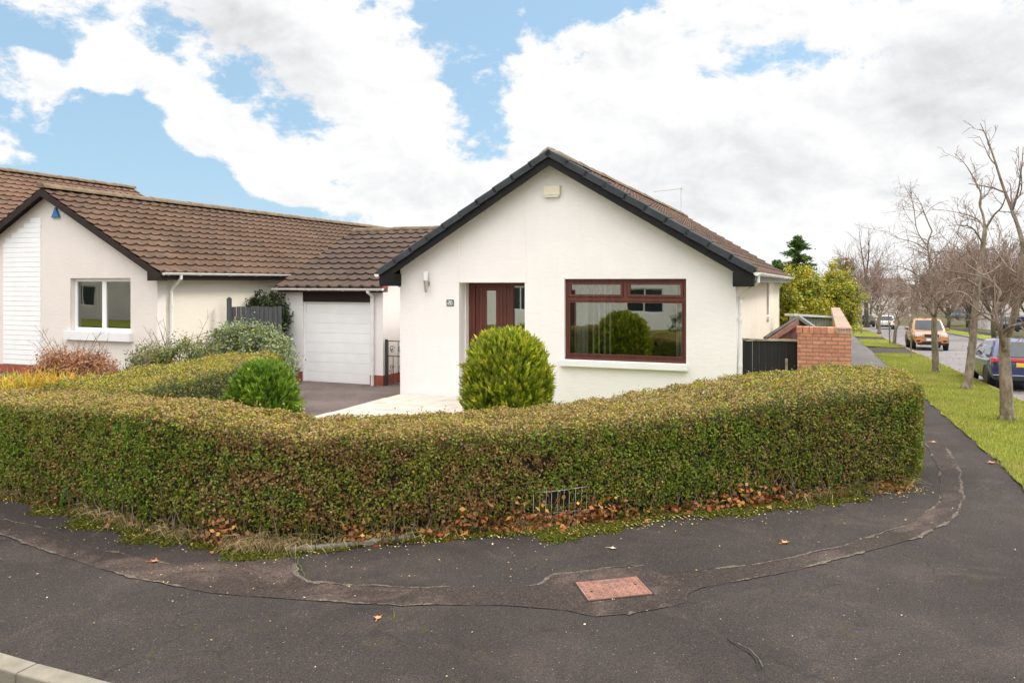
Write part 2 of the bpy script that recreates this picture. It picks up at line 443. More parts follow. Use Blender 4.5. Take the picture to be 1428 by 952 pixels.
# the street and its kerbs
sheet('road', 4.45, 11.5, steps(9.5, 130, s=2), -.12, M['road_asphalt'], na=10)
sheet('side_road', -60, lambda b: 60, [-4.2, -2, 0, 2, 3.5], -.12, M['road_asphalt'])
sheet('junction', lambda b: corner_a(b)+.13, lambda b: 12, [3.5, 3.65, 3.8, 4, 4.4, 5, 5.6, 6.4, 7.2, 8, 9.5], -.12, M['road_asphalt'])
sheet('far_verge', 11.65, 13.8, steps(20, 130, s=2), .0, M['lawn'], edge=.05)
sheet('far_footpath', 13.8, 15.8, steps(20, 130, s=2), -.01, M['path_asphalt'])
def kerb_run(name, pts, w, h0, h1, m):
    """kerb stones along a ground line; a narrow joint every metre"""
    mb = MB()
    for (p, q) in zip(pts[:-1], pts[1:]):
        p = Vector(p); q = Vector(q); d = q-p; L = d.length; n = max(1, round(L/.915)); d.normalize()
        side = Vector((-d.y, d.x, 0)).normalized()*w
        for k in range(n):
            s0 = p + d*(L*k/n + .004); s1 = p + d*(L*(k+1)/n - .004)
            c = [s0, s1, s1+side, s0+side]
            vs = [v + Vector((0, 0, h0)) for v in c] + [v + Vector((0, 0, h1)) for v in c]
            mb.add(vs, [(3,2,1,0),(4,5,6,7),(0,1,5,4),(1,2,6,5),(2,3,7,6),(3,0,4,7)])
    return mb.build(name, m, kind='structure', bevel=.012)
kp = [Vector((*ab(a, 3.5 - .10*math.exp(-((a+4.4)/2.2)**2)), 0)) for a in (-30, -20, -12, -8, -6.5, -5.6, -4.8, -4.0, -3.2, -2.4, -1.5)]
for k in range(1, 9):
    an = -math.pi/2 + k*math.pi/2/8
    kp.append(Vector((*ab(-1.5+6*math.cos(an), 9.5+6*math.sin(an)), 0)))
kerb_run('kerb', kp, .15, -.2, .006, M['concrete'])
kerb_run('street_kerb', [Vector((*ab(4.44, b), terrain_b(b))) for b in steps(9.5, 130, s=3)], .15, -.2, .008, M['concrete'])
kerb_run('far_kerb', [Vector((*ab(11.65, b), terrain_b(b))) for b in steps(20, 130, s=3)], .15, -.2, .008, M['concrete'])

# service trench: a browner strip of asphalt between two rough joints
def px_line(l, off=.004): return [G(x, y, off) for x, y in l]
def resample(pts, n):
    L = [0]
    for p, q in zip(pts[:-1], pts[1:]): L.append(L[-1] + (q-p).length)
    out = []; j = 0
    for i in range(n):
        t = L[-1]*i/(n-1)
        while j < len(L)-2 and L[j+1] < t: j += 1
        f = (t-L[j])/max(L[j+1]-L[j], 1e-9); out.append(pts[j].lerp(pts[j+1], min(1, f)))
    return out
inner_px = [(-60,706),(0,722),(69,739),(123,763),(186,776),(245,788),(301,778),(350,770),(409,776),(411,798),(431,812),(490,817),(600,819),(700,820),(751,815),(771,802),(853,792),(904,790),(935,801),(1057,787),(1159,766),(1271,731),(1312,700),(1311,655),(1290,618)]
outer_px = [(-60,722),(0,745),(88,776),(147,795),(221,812),(294,827),(441,838),(564,843),(700,844),(792,851),(827,860),(878,856),(955,842),(960,828),(980,819),(1088,800),(1179,777),(1276,751),(1327,726),(1344,695),(1336,650),(1311,610)]
ring = resample(px_line(inner_px), 200) + resample(px_line(outer_px), 200)[::-1]
mb = MB(); tris = tessellate_polygon([[Vector((q.x, q.y, 0)) for q in ring]])
mb.add([(q.x, q.y, terrain(q.x, q.y)+.005) for q in ring], [t if (ring[t[1]]-ring[t[0]]).cross(ring[t[2]]-ring[t[0]]).z > 0 else t[::-1] for t in tris])
mb.build('pavement_patch', M['strip_asphalt'], kind='structure')
def joint(name, pts, w0, m, seed, gaps=.35):
    pts = resample(pts, int(len(pts)*0+ sum((q-p).length for p, q in zip(pts[:-1], pts[1:]))/.03)); mb = MB(); vs = []; fs = []
    n = len(pts)
    for i, p in enumerate(pts):
        d = (pts[min(i+1, n-1)] - pts[max(i-1, 0)]).normalized(); s = Vector((-d.y, d.x, 0))
        ww = max(.0012, w0*1.15*(.6 + .9*mnoise.noise(Vector((i*.13, seed, 0))) + .9*mnoise.noise(Vector((i*.55, seed, 3)))))
        if mnoise.noise(Vector((i*.035, seed, 9))) < -gaps*.2: ww = .0012
        wob = .03*mnoise.noise(Vector((i*.09, seed, 5))) + .016*mnoise.noise(Vector((i*.4, seed, 6)))
        for sg in (-1, 1):
            q = p + s*(wob + sg*ww); vs.append((q.x, q.y, terrain(q.x, q.y)+.008))
    fs = [(2*i, 2*i+2, 2*i+3, 2*i+1) for i in range(n-1)]
    mb.add(vs, fs); return mb.build(name, m, kind='structure')
asphalt('joint_grit', (.085, .070, .056), (.15, .126, .102), crack=False, pamt=.6, patch=(.09, .085, .04))
plain('joint_dark', (.016, .015, .012), .95, .4, 12)
plain('joint_moss', (.06, .075, .012), .95, .4, 12)
ip = px_line(inner_px); op = px_line(outer_px)
joint('joint_line', ip[:7], .016, M['joint_grit'], 1.3)
joint('joint_line', ip[8:12], .022, M['joint_grit'], 2.3)
joint('joint_line', ip[11:], .014, M['joint_grit'], 3.3, .2)
joint('joint_line', op[:12], .016, M['joint_grit'], 4.3, .25)
joint('joint_line', op[11:], .017, M['joint_grit'], 5.3, .3)
sh = lambda l, dy: px_line([(x, y+dy) for x, y in l])
joint('joint_crack', sh(inner_px[10:22], -2.5), .003, M['joint_dark'], 7.7, .1)
joint('joint_crack', px_line([(1014, 890), (1030, 900), (1046, 911), (1054, 921), (1059, 934)]), .011, M['joint_dark'], 9.7, .9)
joint('joint_crack', px_line([(1026, 894), (1044, 903), (1058, 914), (1066, 928)]), .005, M['joint_dark'], 15.7, .3)
joint('joint_crack', px_line([(1040, 903), (1056, 918), (1063, 933)]), .005, M['joint_dark'], 16.7, .9)
joint('joint_crack', px_line([(1030, 897), (1046, 904), (1060, 916), (1066, 931)]), .004, M['crack_grit'], 10.7, .1)
joint('joint_crack', px_line([(549, 846), (550, 853), (552, 862)]), .003, M['joint_moss'], 13.7, .2)
joint('joint_crack', px_line([(418, 775), (420, 790), (424, 806)]), .009, M['joint_moss'], 14.7, .5)

# gardens and drives behind the hedge
def poly_sheet(name, pts, z, m, kind='structure', thick=0.0):
    mb = MB(); n = len(pts)
    vs = [(p[0], p[1], z) for p in pts]; mb.add(vs, [tuple(range(n))])
    if thick:
        lo = [(p[0], p[1], z-thick) for p in pts]
        for i in range(n): mb.add([vs[i], vs[(i+1) % n], lo[(i+1) % n], lo[i]], [(3, 2, 1, 0)])
    return mb.build(name, m, kind=kind)
g0 = lambda a, b: ab(a, b)
poly_sheet('garden', [g0(.3, 12.0), g0(.3, 60), g0(-10, 60), g0(-10, 8.6), (-4.9, 8.9), (-2.2, 8.2), (-.3, 8.7), (1.5, 9.3), (3.6, 9.9)], .006, M['lawn'], thick=1.5)
grass_mat('bark_mulch', (.09, .065, .045), (.17, .13, .095))
poly_sheet('neighbour_garden', [(-6.6, 10.3), (-5.9, 15.2), (-5.86, 19.6), (-3.2, 26.6), g0(-12.5, 60), g0(-60, 60), g0(-60, 8.4), g0(-11.5, 8.4)], .36, M['bark_mulch'], thick=1.5)
HX, HY, HZ = -2.33, 16.13, .2                    # front corner of the white bungalow
def hl(x, y): return (HX + x*R2[0] + y*D2[0], HY + x*R2[1] + y*D2[1])
poly_sheet('drive', [hl(-3.9, 4.5), hl(-6.6, 4.5), hl(-6.2, -7.2), hl(.1, -7.2), hl(.1, -.01), hl(-.01, .05), hl(-.01, 4.5)], .022, M['drive_asphalt'])
mb = MB()
for i in range(5):
    for j_ in range(8):
        x0 = .02 + i*.62; y0 = -.02 - j_*.62
        mb.box(x0, x0+.61, y0-.61, y0, -.17, -.012 + .004*((i*3+j_*5) % 3))
o = mb.build('paving', M['slab_pale'], kind='structure', bevel=.006); o.location = (HX, HY, HZ); o.rotation_euler = (0, 0, -TH)

# ================================================================== walls, roofs and windows shared by the houses
def wall_panel(mb, x0, x1, z0, ze, holes, th, apex=None, M_=None):
    """face in the xz plane at y=0 looking to -y; holes = (x0,x1,z0,z1); apex = (x, z) adds a gable"""
    xs = sorted({x0, x1, *[h[0] for h in holes], *[h[1] for h in holes]} | ({apex[0]} if apex else set()))
    zs = sorted({z0, ze, *[h[2] for h in holes], *[h[3] for h in holes]})
    T = (lambda p: M_ @ Vector(p)) if M_ is not None else (lambda p: Vector(p))
    inh = lambda x, z: any(h[0] < x < h[1] and h[2] < z < h[3] for h in holes)
    for a, b in zip(xs[:-1], xs[1:]):
        for c, d in zip(zs[:-1], zs[1:]):
            if inh((a+b)/2, (c+d)/2): continue
            mb.add([T((a,0,c)), T((b,0,c)), T((b,0,d)), T((a,0,d))], [(0,1,2,3)])
            mb.add([T((a,th,c)), T((b,th,c)), T((b,th,d)), T((a,th,d))], [(3,2,1,0)])
    if apex:
        ax, az = apex
        for y, fl in ((0, 0), (th, 1)):
            gx = [x for x in xs]
            zt = lambda x: ze + (az-ze)*(1-abs(x-ax)/((x1-x0)/2))
            for a, b in zip(gx[:-1], gx[1:]):
                q = [T((a,y,ze)), T((b,y,ze)), T((b,y,zt(b))), T((a,y,zt(a)))]
                if abs(zt(a)-ze) < 1e-6: q = q[:3]
                elif abs(zt(b)-ze) < 1e-6: q = [q[0], q[1], q[3]]
                mb.add(q, [tuple(range(len(q)))[::-1] if fl else tuple(range(len(q)))])
    for hx0, hx1, hz0, hz1 in holes:
        mb.add([T((hx0,0,hz0)), T((hx0,th,hz0)), T((hx0,th,hz1)), T((hx0,0,hz1))], [(0,1,2,3)])
        mb.add([T((hx1,0,hz0)), T((hx1,th,hz0)), T((hx1,th,hz1)), T((hx1,0,hz1))], [(3,2,1,0)])
        mb.add([T((hx0,0,hz1)), T((hx1,0,hz1)), T((hx1,th,hz1)), T((hx0,th,hz1))], [(0,3,2,1)])
        mb.add([T((hx0,0,hz0)), T((hx1,0,hz0)), T((hx1,th,hz0)), T((hx0,th,hz0))], [(0,1,2,3)])
    for x in (x0, x1):
        mb.add([T((x,0,z0)), T((x,th,z0)), T((x,th,ze)), T((x,0,ze))], [(0,1,2,3) if x == x0 else (3,2,1,0)])
RIGHT_WALL = lambda x: Matrix(((0,-1,0,x),(1,0,0,0),(0,0,1,0),(0,0,0,1)))

def tile_slope(mb, org, ud, vd, W, S, gauge=.32, tw=.30, seed=0, col=(1,1,1), amp=.040, step=.038, ns=8):
    """interlocking concrete tiles: a rolled profile per tile and a step per course"""
    org = Vector(org); ud = Vector(ud).normalized(); vd = Vector(vd).normalized(); nd = ud.cross(vd).normalized()
    rr = random.Random(seed); nc = max(1, round(S/gauge)); g = S/nc; nt = max(1, round(W/tw)); t = W/nt
    prof = []
    for k in range(ns+1):
        p = k/ns
        prof.append((p, amp*(.5-.5*math.cos(2*math.pi*min(1, p/.55)))if p < .55 else -.004*math.sin(math.pi*(p-.55)/.45)))
    for c in range(nc):
        v0 = c*g - (.04 if c == 0 else .0); v1 = (c+1)*g + .03
        for i in range(nt):
            f = max(.6, min(1.4, rr.gauss(1, .085))); warm = rr.gauss(0, .03)
            mb.cur = (col[0]*f*(1+warm), col[1]*f, col[2]*f*(1-warm))
            lift = rr.uniform(-.004, .004)
            vs = []
            for (v, base) in ((v0, -.01), (v0, step+lift), (v1, .0)):
                for (p, h) in prof:
                    hh = base + (h if base > -.005 else h*.9 - .0)
                    if v == v1: hh = h*.55 + .002
                    vs.append(org + ud*(i*t + p*t) + vd*v + nd*hh)
            m_ = ns+1
            fs = [(k, k+1, m_+k+1, m_+k) for k in range(ns)] + [(m_+k, m_+k+1, 2*m_+k+1, 2*m_+k) for k in range(ns)]
            mb.add(vs, fs)
    mb.cur = None

def ridge_run(name, p0, p1, r, m, parent, seg=.45, seed=1):
    mb = MB(); p0 = Vector(p0); p1 = Vector(p1); d = (p1-p0); L = d.length; n = max(1, round(L/seg)); d.normalize()
    side = Vector((-d.y, d.x, 0)).normalized(); rr = random.Random(seed)
    for k in range(n):
        a = p0 + d*(L*k/n); b = p0 + d*(L*(k+1)/n + .015); dz = rr.uniform(-.006, .006)
        vs = []
        for p, rad in ((a, r*rr.uniform(1, 1.06)), (b, r)):
            for q in range(9):
                an = math.pi*(.02 + .96*q/8); vs.append(p + side*math.cos(an)*rad*1.15 + Vector((0, 0, math.sin(an)*rad - .05 + dz)))
        mb.add(vs, [(q, q+1, 9+q+1, 9+q) for q in range(8)] + [tuple(range(9)), tuple(range(9, 18))[::-1]])
    return mb.build(name, m, parent, smooth=False)

def gutter(parent, p0, p1, m, r=.06, brackets=True):
    mb = MB(); p0 = Vector(p0); p1 = Vector(p1); d = (p1-p0).normalized(); side = Vector((-d.y, d.x, 0))
    vs = []; k_ = 9
    for p in (p0, p1):
        for rad in (r, r-.008):
            for q in range(k_):
                an = math.pi + math.pi*q/(k_-1); vs.append(p + side*math.cos(an)*rad + Vector((0, 0, math.sin(an)*rad)))
    fs = []
    for q in range(k_-1):
        fs.append((q, q+1, 2*k_+q+1, 2*k_+q)); fs.append((k_+q, 3*k_+q, 3*k_+q+1, k_+q+1))
    fs += [(0, 2*k_, 3*k_, k_), (k_-1, 2*k_-1, 4*k_-1, 3*k_-1)]
    fs += [tuple(range(k_)), tuple(range(2*k_, 3*k_))[::-1]]
    mb.add(vs, fs)
    if brackets:
        n = max(1, round((p1-p0).length/.95))
        for i in range(n+1):
            c = p0.lerp(p1, (i+.15)/(n+.3)); a = c - d*.02; b = c + d*.02
            vs = []
            for p in (a, b):
                for q in range(k_):
                    an = math.pi + math.pi*q/(k_-1); vs.append(p + side*math.cos(an)*(r+.009) + Vector((0, 0, math.sin(an)*(r+.009))))
            mb.add(vs, [(q, q+1, k_+q+1, k_+q) for q in range(k_-1)] + [tuple(range(k_)), tuple(range(k_, 2*k_))[::-1]])
    return mb.build('gutter', m, parent, smooth=False)
def downpipe(parent, pts, m, r=.035):
    mb = MB(); mb.tube(pts, r, 12)
    zt, zb = pts[-2][2], pts[-1][2]
    for f in (.12, .5, .86):
        p = Vector(pts[-2]).lerp(Vector(pts[-1]), f); mb.tube([p + Vector((0, 0, .03)), p - Vector((0, 0, .03))], r+.009, 12)
    return mb.build('downpipe', m, parent, smooth=False)

def frame_bars(mb, x0, x1, z0, z1, w, y0, y1):
    mb.box(x0, x1, y0, y1, z0, z0+w); mb.box(x0, x1, y0, y1, z1-w, z1)
    mb.box(x0, x0+w, y0, y1, z0+w, z1-w); mb.box(x1-w, x1, y0, y1, z0+w, z1-w)
def pane(parent, x0, x1, z0, z1, y, m=None, name='pane'):
    mb = MB(); mb.box(x0, x1, y, y+.006, z0, z1); return mb.build(name, m or M['glass'], parent)

def gable_roof(root, W, L, oh, fo, zr, ze, tile, barge, tilecol=(1,1,1), bo=.2, seed=0, caps=None, gauge=.32, bdepth=.175, back=True):
    """two tiled slopes on a dark deck, barge boards, ridge; local x across, y back"""
    mid = W/2; half = mid+oh; m_ = (zr-ze)/half; S = math.hypot(half, zr-ze); cs, sn = half/S, (zr-ze)/S
    mb = MB()
    for sg in (1, -1):
        e = Vector((mid+sg*half, 0, ze)); vd = Vector((-sg*cs, 0, sn)); nd = Vector((sg*sn, 0, cs))
        y0, y1 = -fo+.02, L+bo
        if sg > 0: tile_slope(mb, e + Vector((0, y0, 0)) - nd*.035, (0,1,0), vd, y1-y0, S-.05, gauge, seed=seed, col=tilecol)
        else: tile_slope(mb, e + Vector((0, y1, 0)) - nd*.035, (0,-1,0), vd, y1-y0, S-.05, gauge, seed=seed+5, col=tilecol)
    roof = mb.build('roof', M[tile], root, smooth=False)
    mb = MB()
    for sg in (1, -1):
        pr = [(mid+sg*half*.995, ze-.05), (mid, zr-.05), (mid, zr-.10), (mid+sg*half*.995, ze-.10)]
        mb.prism([(x, z) for x, z in pr], 'y', -fo+.03, L+bo-.02)
    mb.build('roof_deck', M['fascia_brown'], root)
    ridge_run('ridge', (mid, -fo+.01, zr+.015), (mid, L+bo, zr+.015), .12, M['ridge_tile'], roof, seed=seed)
    for sg in (1, -1):
        mb = MB(); mb.prism([(mid+sg*(half-.01), ze-.055), (mid, zr-.055), (mid, zr-.055-bdepth*1.12), (mid+sg*(half-.01), ze-.055-bdepth)], 'y', -fo, -fo+.028)
        mb.build('bargeboard', M[barge], root)
    return roof, m_, half, S, cs, sn

# ================================================================== the white bungalow
house = empty('bungalow', (HX, HY, HZ), -TH, 'white rendered bungalow with black barge boards, mahogany door and big brown picture window', 'house')
W, L = 6.76, 14.8
ZR, ZE, OH, FO = 4.76, 2.52, .32, .30
DOORH = (1.36, 2.78, -.02, 2.30); WINH = (3.59, 5.89, .84, 2.37)
slope = (ZR-ZE)/(W/2+OH)
zw = ZR - slope*(W/2) - .12                       # wall top at the corners
mb = MB(); wall_panel(mb, 0, W, -.25, zw, [(DOORH[0], DOORH[1], -.25, DOORH[3]), WINH], .28, apex=(W/2, zw + slope*W/2))
mb.build('wall', M['white_render'], house)
mb = MB(); NW = (7.7, 8.6, 1.40, 2.32)
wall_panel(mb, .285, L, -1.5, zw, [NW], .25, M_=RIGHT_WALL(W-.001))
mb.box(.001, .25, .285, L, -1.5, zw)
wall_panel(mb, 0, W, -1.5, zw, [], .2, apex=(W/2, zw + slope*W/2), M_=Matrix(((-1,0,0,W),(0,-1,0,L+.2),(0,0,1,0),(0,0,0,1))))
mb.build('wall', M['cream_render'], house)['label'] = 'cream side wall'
# narrow side window
w_ = MB(); Mx = RIGHT_WALL(W-.06)
for b_ in ((NW[0], NW[0]+.07), (NW[1]-.07, NW[1])): w_.box(b_[0], b_[1], 0, .06, NW[2], NW[3], Mx)
w_.box(NW[0]+.07, NW[1]-.07, 0, .06, NW[2], NW[2]+.07, Mx); w_.box(NW[0]+.07, NW[1]-.07, 0, .06, NW[3]-.07, NW[3], Mx)
sw = w_.build('window', M['mahogany'], house)
w_ = MB(); w_.box(NW[0]+.07, NW[1]-.07, .03, .036, NW[2]+.07, NW[3]-.07, Mx); w_.build('pane', M['glass'], sw)
w_ = MB(); w_.box(NW[0]-.03, NW[1]+.03, -.06, .04, NW[2]-.10, NW[2]-.004, RIGHT_WALL(W)); w_.build('sill', M['cream_render'], sw)
roof, _, half, S, cs, sn = gable_roof(house, W, L, OH, FO, ZR, ZE, 'roof_tile', 'black_paint', seed=11)
roof['label'] = 'brown tiled roof'
# mortar bedding at the ridge end and dark verge caps
mb = MB()
rr = random.Random(3)
for k in range(26):
    x = W/2 + rr.uniform(-.17, .17); z = ZR + .05 - abs(x-W/2)*.62 + rr.uniform(-.03, .02); r = rr.uniform(.022, .05)
    bmx = [(x + r*math.cos(a)*math.cos(e), -FO-.012 + r*.7*math.sin(a)*math.cos(e), z + r*math.sin(e)) for e in (-1.2, -.4, .4, 1.2) for a in [i*math.pi/3 for i in range(6)]]
    mb.add(bmx, [(6*i+j, 6*i+(j+1) % 6, 6*i+6+(j+1) % 6, 6*i+6+j) for i in range(3) for j in range(6)] + [tuple(range(6))[::-1], tuple(range(18, 24))])
mb.build('ridge_mortar', M['mortar'], house)
ncap = 10
for sg in (1, -1):
    proto = None
    for k in range(ncap):
        s0 = S*k/ncap - .02; s1 = S*(k+1)/ncap + .03
        e = Vector((W/2+sg*half, 0, ZE)); vd = Vector((-sg*cs, 0, sn)); nd = Vector((sg*sn, 0, cs))
        mb = MB(); 
        prof = [(-FO-.045, -.075), (-FO-.045, .04), (-FO-.02, .06), (-.10, .06), (-.10, .03), (-FO-.015, .03), (-FO-.015, -.075)]
        vs = []
        for s_, li in ((s0, .008), (s1, -.010)):
            for (y, n_) in prof: vs.append(e + vd*s_ + nd*(n_+li) + Vector((0, y, 0)))
        n_ = len(prof)
        mb.add(vs, [(i, (i+1) % n_, n_+(i+1) % n_, n_+i) for i in range(n_)] + [tuple(range(n_))[::-1], tuple(range(n_, 2*n_))])
        mb.build('verge_cap', M['verge_grey'], house)
# boxed eaves at the two front corners, fascias and soffits
for sg in (1, -1):
    mb = MB(); x_in = W if sg > 0 else 0; x_out = W/2+sg*(half-.005)
    zt = ZE - .29
    mb.prism([(x_in-sg*.03, zt+.0), (x_out, zt), (x_out, ZE-.06), (x_in-sg*.03, ZR-slope*(abs(x_in-sg*.03-W/2))-.25)], 'y', -FO-.004, -.004)
    mb.build('eaves_box', M['black_paint'], house)
    mb = MB(); xa, xb = sorted((x_out-sg*.02, x_out))
    mb.box(xa, xb, .0, L+.18, ZE-.22, ZE-.06); mb.build('fascia', M['black_paint'] if sg < 0 else M['soffit_grey'], house)
    mb = MB(); xa, xb = sorted((x_in+sg*.003, x_out-sg*.022)); mb.box(xa, xb, .0, L+.1, ZE-.225, ZE-.205); mb.build('soffit', M['soffit_grey'], house)
gx = W/2+half+.05
gutter(house, (gx, -FO-.02, ZE-.045), (gx, L+.2, ZE-.045), M['gutter_white'])
downpipe(house, [(gx, -.10, ZE-.09), (gx, -.10, ZE-.20), (W+.16, .06, ZE-.40), (W+.05, .14, ZE-.50), (W+.05, .14, ZE-.62), (W+.05, .14, -.25)], M['gutter_white'])
gutter(house, (W/2-half-.05, L+.2, ZE-.045), (W/2-half-.05, -FO-.02, ZE-.045), M['gutter_white'])
downpipe(house, [(W/2-half-.05, .22, ZE-.09), (W/2-half-.05, .22, ZE-.18), (-.07, .30, ZE-.34), (-.05, .32, ZE-.46), (-.05, .32, .0)], M['soffit_grey'], r=.03)
# render beads of the panel joints
for x in (DOORH[0], DOORH[1]+.02):
    mb = MB(); mb.box(x-.011, x+.011, -.010, .0, DOORH[3]+.01, ZR - slope*abs(x-W/2) - .34); mb.build('render_bead', M['white_render'], house)
# picture window
x0, x1, z0, z1 = WINH; zt = 1.995
win = MB(); Y0, Y1 = .07, .14
win.box(x0+.002, x1-.002, Y0, Y1, z0, z0+.085); win.box(x0+.002, x1-.002, Y0, Y1, z1-.06, z1-.002)
win.box(x0+.002, x0+.062, Y0, Y1, z0+.085, z1-.06); win.box(x1-.062, x1-.002, Y0, Y1, z0+.085, z1-.06)
win.box(x0+.062, x1-.062, Y0, Y1, zt-.045, zt+.03)
win.box(4.72, 4.80, Y0, Y1, zt+.03, z1-.06)
win.box(x0+.01, x1-.01, Y0-.05, Y0-.002, z0-.002, z0+.035)
winO = win.build('window', M['mahogany'], house, bevel=.004)
for (a, b) in ((x0+.062, 4.72), (4.80, x1-.062)):
    mb = MB(); frame_bars(mb, a+.006, b-.006, zt+.036, z1-.066, .045, Y0-.015, Y0+.05); mb.build('sash', M['mahogany'], winO, bevel=.003)
    pane(winO, a+.05, b-.05, zt+.08, z1-.11, Y0+.02)
mb = MB(); frame_bars(mb, x0+.068, x1-.068, z0+.09, zt-.05, .022, Y0-.008, Y0+.04); mb.build('bead', M['mahogany'], winO)
pane(winO, x0+.088, x1-.088, z0+.11, zt-.07, Y0+.02)
mb = MB(); mb.box(x0-.07, x1+.03, -.09, .07, z0-.125, z0-.005); mb.build('sill', M['white_paint'], winO, bevel=.008)
mb = MB()
for k in range(6):                                   # gathered curtain and blind strips inside
    xx = x0+.10+k*.045; mb.box(xx, xx+.04, .33+.02*(k % 2), .36+.02*(k % 2), z0+.05, z1-.08)
mb.build('curtain', M['curtain'], winO)
for k in range(4): mb = MB(); xx = x0+.46+k*.11; mb.box(xx, xx+.035, .34, .35, z0+.05, z1-.08); mb.build('blind_strip', M['curtain'], winO)
mb = MB()
for k in range(3): xx = x1-.24+k*.06; mb.box(xx, xx+.05, .33+.01*(k % 2), .36+.01*(k % 2), z0+.05, z1-.08)
mb.build('curtain', M['curtain'], winO)
# room behind the glass
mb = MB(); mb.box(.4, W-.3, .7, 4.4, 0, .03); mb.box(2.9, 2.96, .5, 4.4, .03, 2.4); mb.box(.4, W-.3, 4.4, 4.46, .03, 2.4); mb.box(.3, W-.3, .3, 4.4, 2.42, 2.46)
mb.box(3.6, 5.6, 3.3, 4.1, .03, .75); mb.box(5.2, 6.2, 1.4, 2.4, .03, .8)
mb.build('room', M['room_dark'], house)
# front door deep in its recess
dx0, dx1, dz = DOORH[0], DOORH[1], DOORH[3]; yd = .285
mb = MB(); mb.box(dx0, dx0+.02, .28, .5, -.02, dz); mb.build('reveal', M['white_render'], house)
mb = MB(); yd = .42
mb.box(dx0+.021, dx0+.165, yd, yd+.08, 0, dz-.002); mb.box(dx0+.165, dx1+.2, yd, yd+.08, dz-.07, dz-.002)
mb.box(2.30, 2.375, yd, yd+.08, 0, dz-.07); mb.box(dx1-.02, dx1+.2, yd, yd+.08, 0, dz-.07)
mb.box(2.375, dx1-.02, yd, yd+.08, 0, .5)
door = mb.build('door_frame', M['mahogany'], house, bevel=.005)
mb = MB()
for (a, b) in ((dx0+.168, 1.775), (1.978, 2.297)):
    n = 4 if b-a > .3 else 3
    for k in range(n):
        w = (b-a)/n; mb.box(a+k*w+.004, a+(k+1)*w-.004, yd+.02, yd+.06, .004, dz-.075)
    mb.box(a, b, yd+.03, yd+.058, .004, dz-.075)
mb.box(1.775, 1.978, yd+.018, yd+.062, dz-.165, dz-.075); mb.box(1.775, 1.978, yd+.018, yd+.062, .004, .35)
leafd = mb.build('door', M['mahogany'], house, bevel=.003)
pane(leafd, 1.775, 1.978, .35, dz-.165, yd+.035, M['glass_dim'])
mb = MB(); mb.box(dx0+.20, dx0+.235, yd-.02, yd+.019, .98, 1.16); mb.tube([(dx0+.218, yd-.03, 1.06), (dx0+.218, yd-.05, 1.06), (dx0+.32, yd-.05, 1.06)], .010, 8); mb.build('handle', M['steel'], leafd)
pane(door, 2.375, dx1-.02, .5, dz-.07, yd+.035, M['glass_dim'])
mb = MB(); mb.box(dx0, dx1, .02, .45, -.2, -.002); mb.build('doorstep', M['slab_pale'], house)
# lamp, number plate, alarm box
mb = MB(); mb.tube([(.657, -.02, 2.28), (.657, -.09, 2.26), (.675, -.10, 2.14)], [.02, .028, .022], 10); mb.tube([(.668, -.105, 2.10), (.655, -.10, 2.34)], [.028, .048], 14); mb.disc((.657, -.01, 2.28), (0, 1, 0), .05, .02)
lamp = mb.build('wall_lamp', M['steel'], house, smooth=False)
mb = MB(); mb.tube([(.655, -.10, 2.342), (.648, -.098, 2.52)], [.046, .058], 14); mb.build('lamp_shade', M['lamp_glass'], lamp)
mb = MB(); mb.box(1.085, 1.245, -.014, -.001, 1.825, 1.955); plq = mb.build('number_plaque', M['plaque_dark'], house, bevel=.003)
def digits(txt, x, z, h, w, t, y, parent, m):
    seg = {'a': (0, 1, 1, 1), 'b': (1, .5, 1, 1), 'c': (1, 0, 1, .5), 'd': (0, 0, 1, 0), 'e': (0, 0, 0, .5), 'f': (0, .5, 0, 1), 'g': (0, .5, 1, .5)}
    mp = {'2': 'abged', '0': 'abcdef', '8': 'abcdefg'}
    mb = MB()
    for i, ch in enumerate(txt):
        for s in mp[ch]:
            u0, v0, u1, v1 = seg[s]; ox = x + i*(w*1.7)
            xa, xb = sorted((ox+u0*w, ox+u1*w)); za, zb = sorted((z+v0*h, z+v1*h))
            e = .0006*'abcdefg'.index(s)
            mb.box(xa-t/2, xb+t/2, y-.004-e, y, za-t/2, zb+t/2)
    return mb.build('numerals', m, parent)
digits('20', 1.120, 1.857, .066, .034, .014, -.015, plq, M['white_paint'])
mb = MB(); mb.prism([(-.075, 3.975), (-.055, 3.955), (-.012, 3.955), (-.001, 3.975), (-.001, 4.155), (-.06, 4.155), (-.075, 4.14)], 'x', 3.19, 3.52)
ab_ = mb.build('alarm_box', M['alarm_cream'], house, bevel=.008)
mb = MB(); mb.box(3.22, 3.49, -.080, -.012, 3.938, 3.957); mb.build('strobe', M['lamp_glass'], ab_)
# aerial at the far end of the ridge
mb = MB(); ay = L-.6; az = ZR+.02
mb.tube([(W/2, ay, az), (W/2, ay, az+.95)], .014, 6)
mb.tube([(W/2+.05, ay, az+.92), (W/2-1.05, ay+.25, az+.88)], .010, 6)
for k in range(11):
    f = k/10; c = Vector((W/2+.02, ay, az+.92)).lerp(Vector((W/2-1.03, ay+.25, az+.88)), f); h = .16 - .07*f
    mb.tube([c + Vector((.03, h, 0)), c - Vector((.03, h, 0))], .005, 4)
for z in (-.07, 0, .07): mb.tube([(W/2+.05, ay-.2, az+.92+z), (W/2+.05, ay+.2, az+.92+z)], .005, 4)
mb.build('aerial', M['wire_grey'], house)

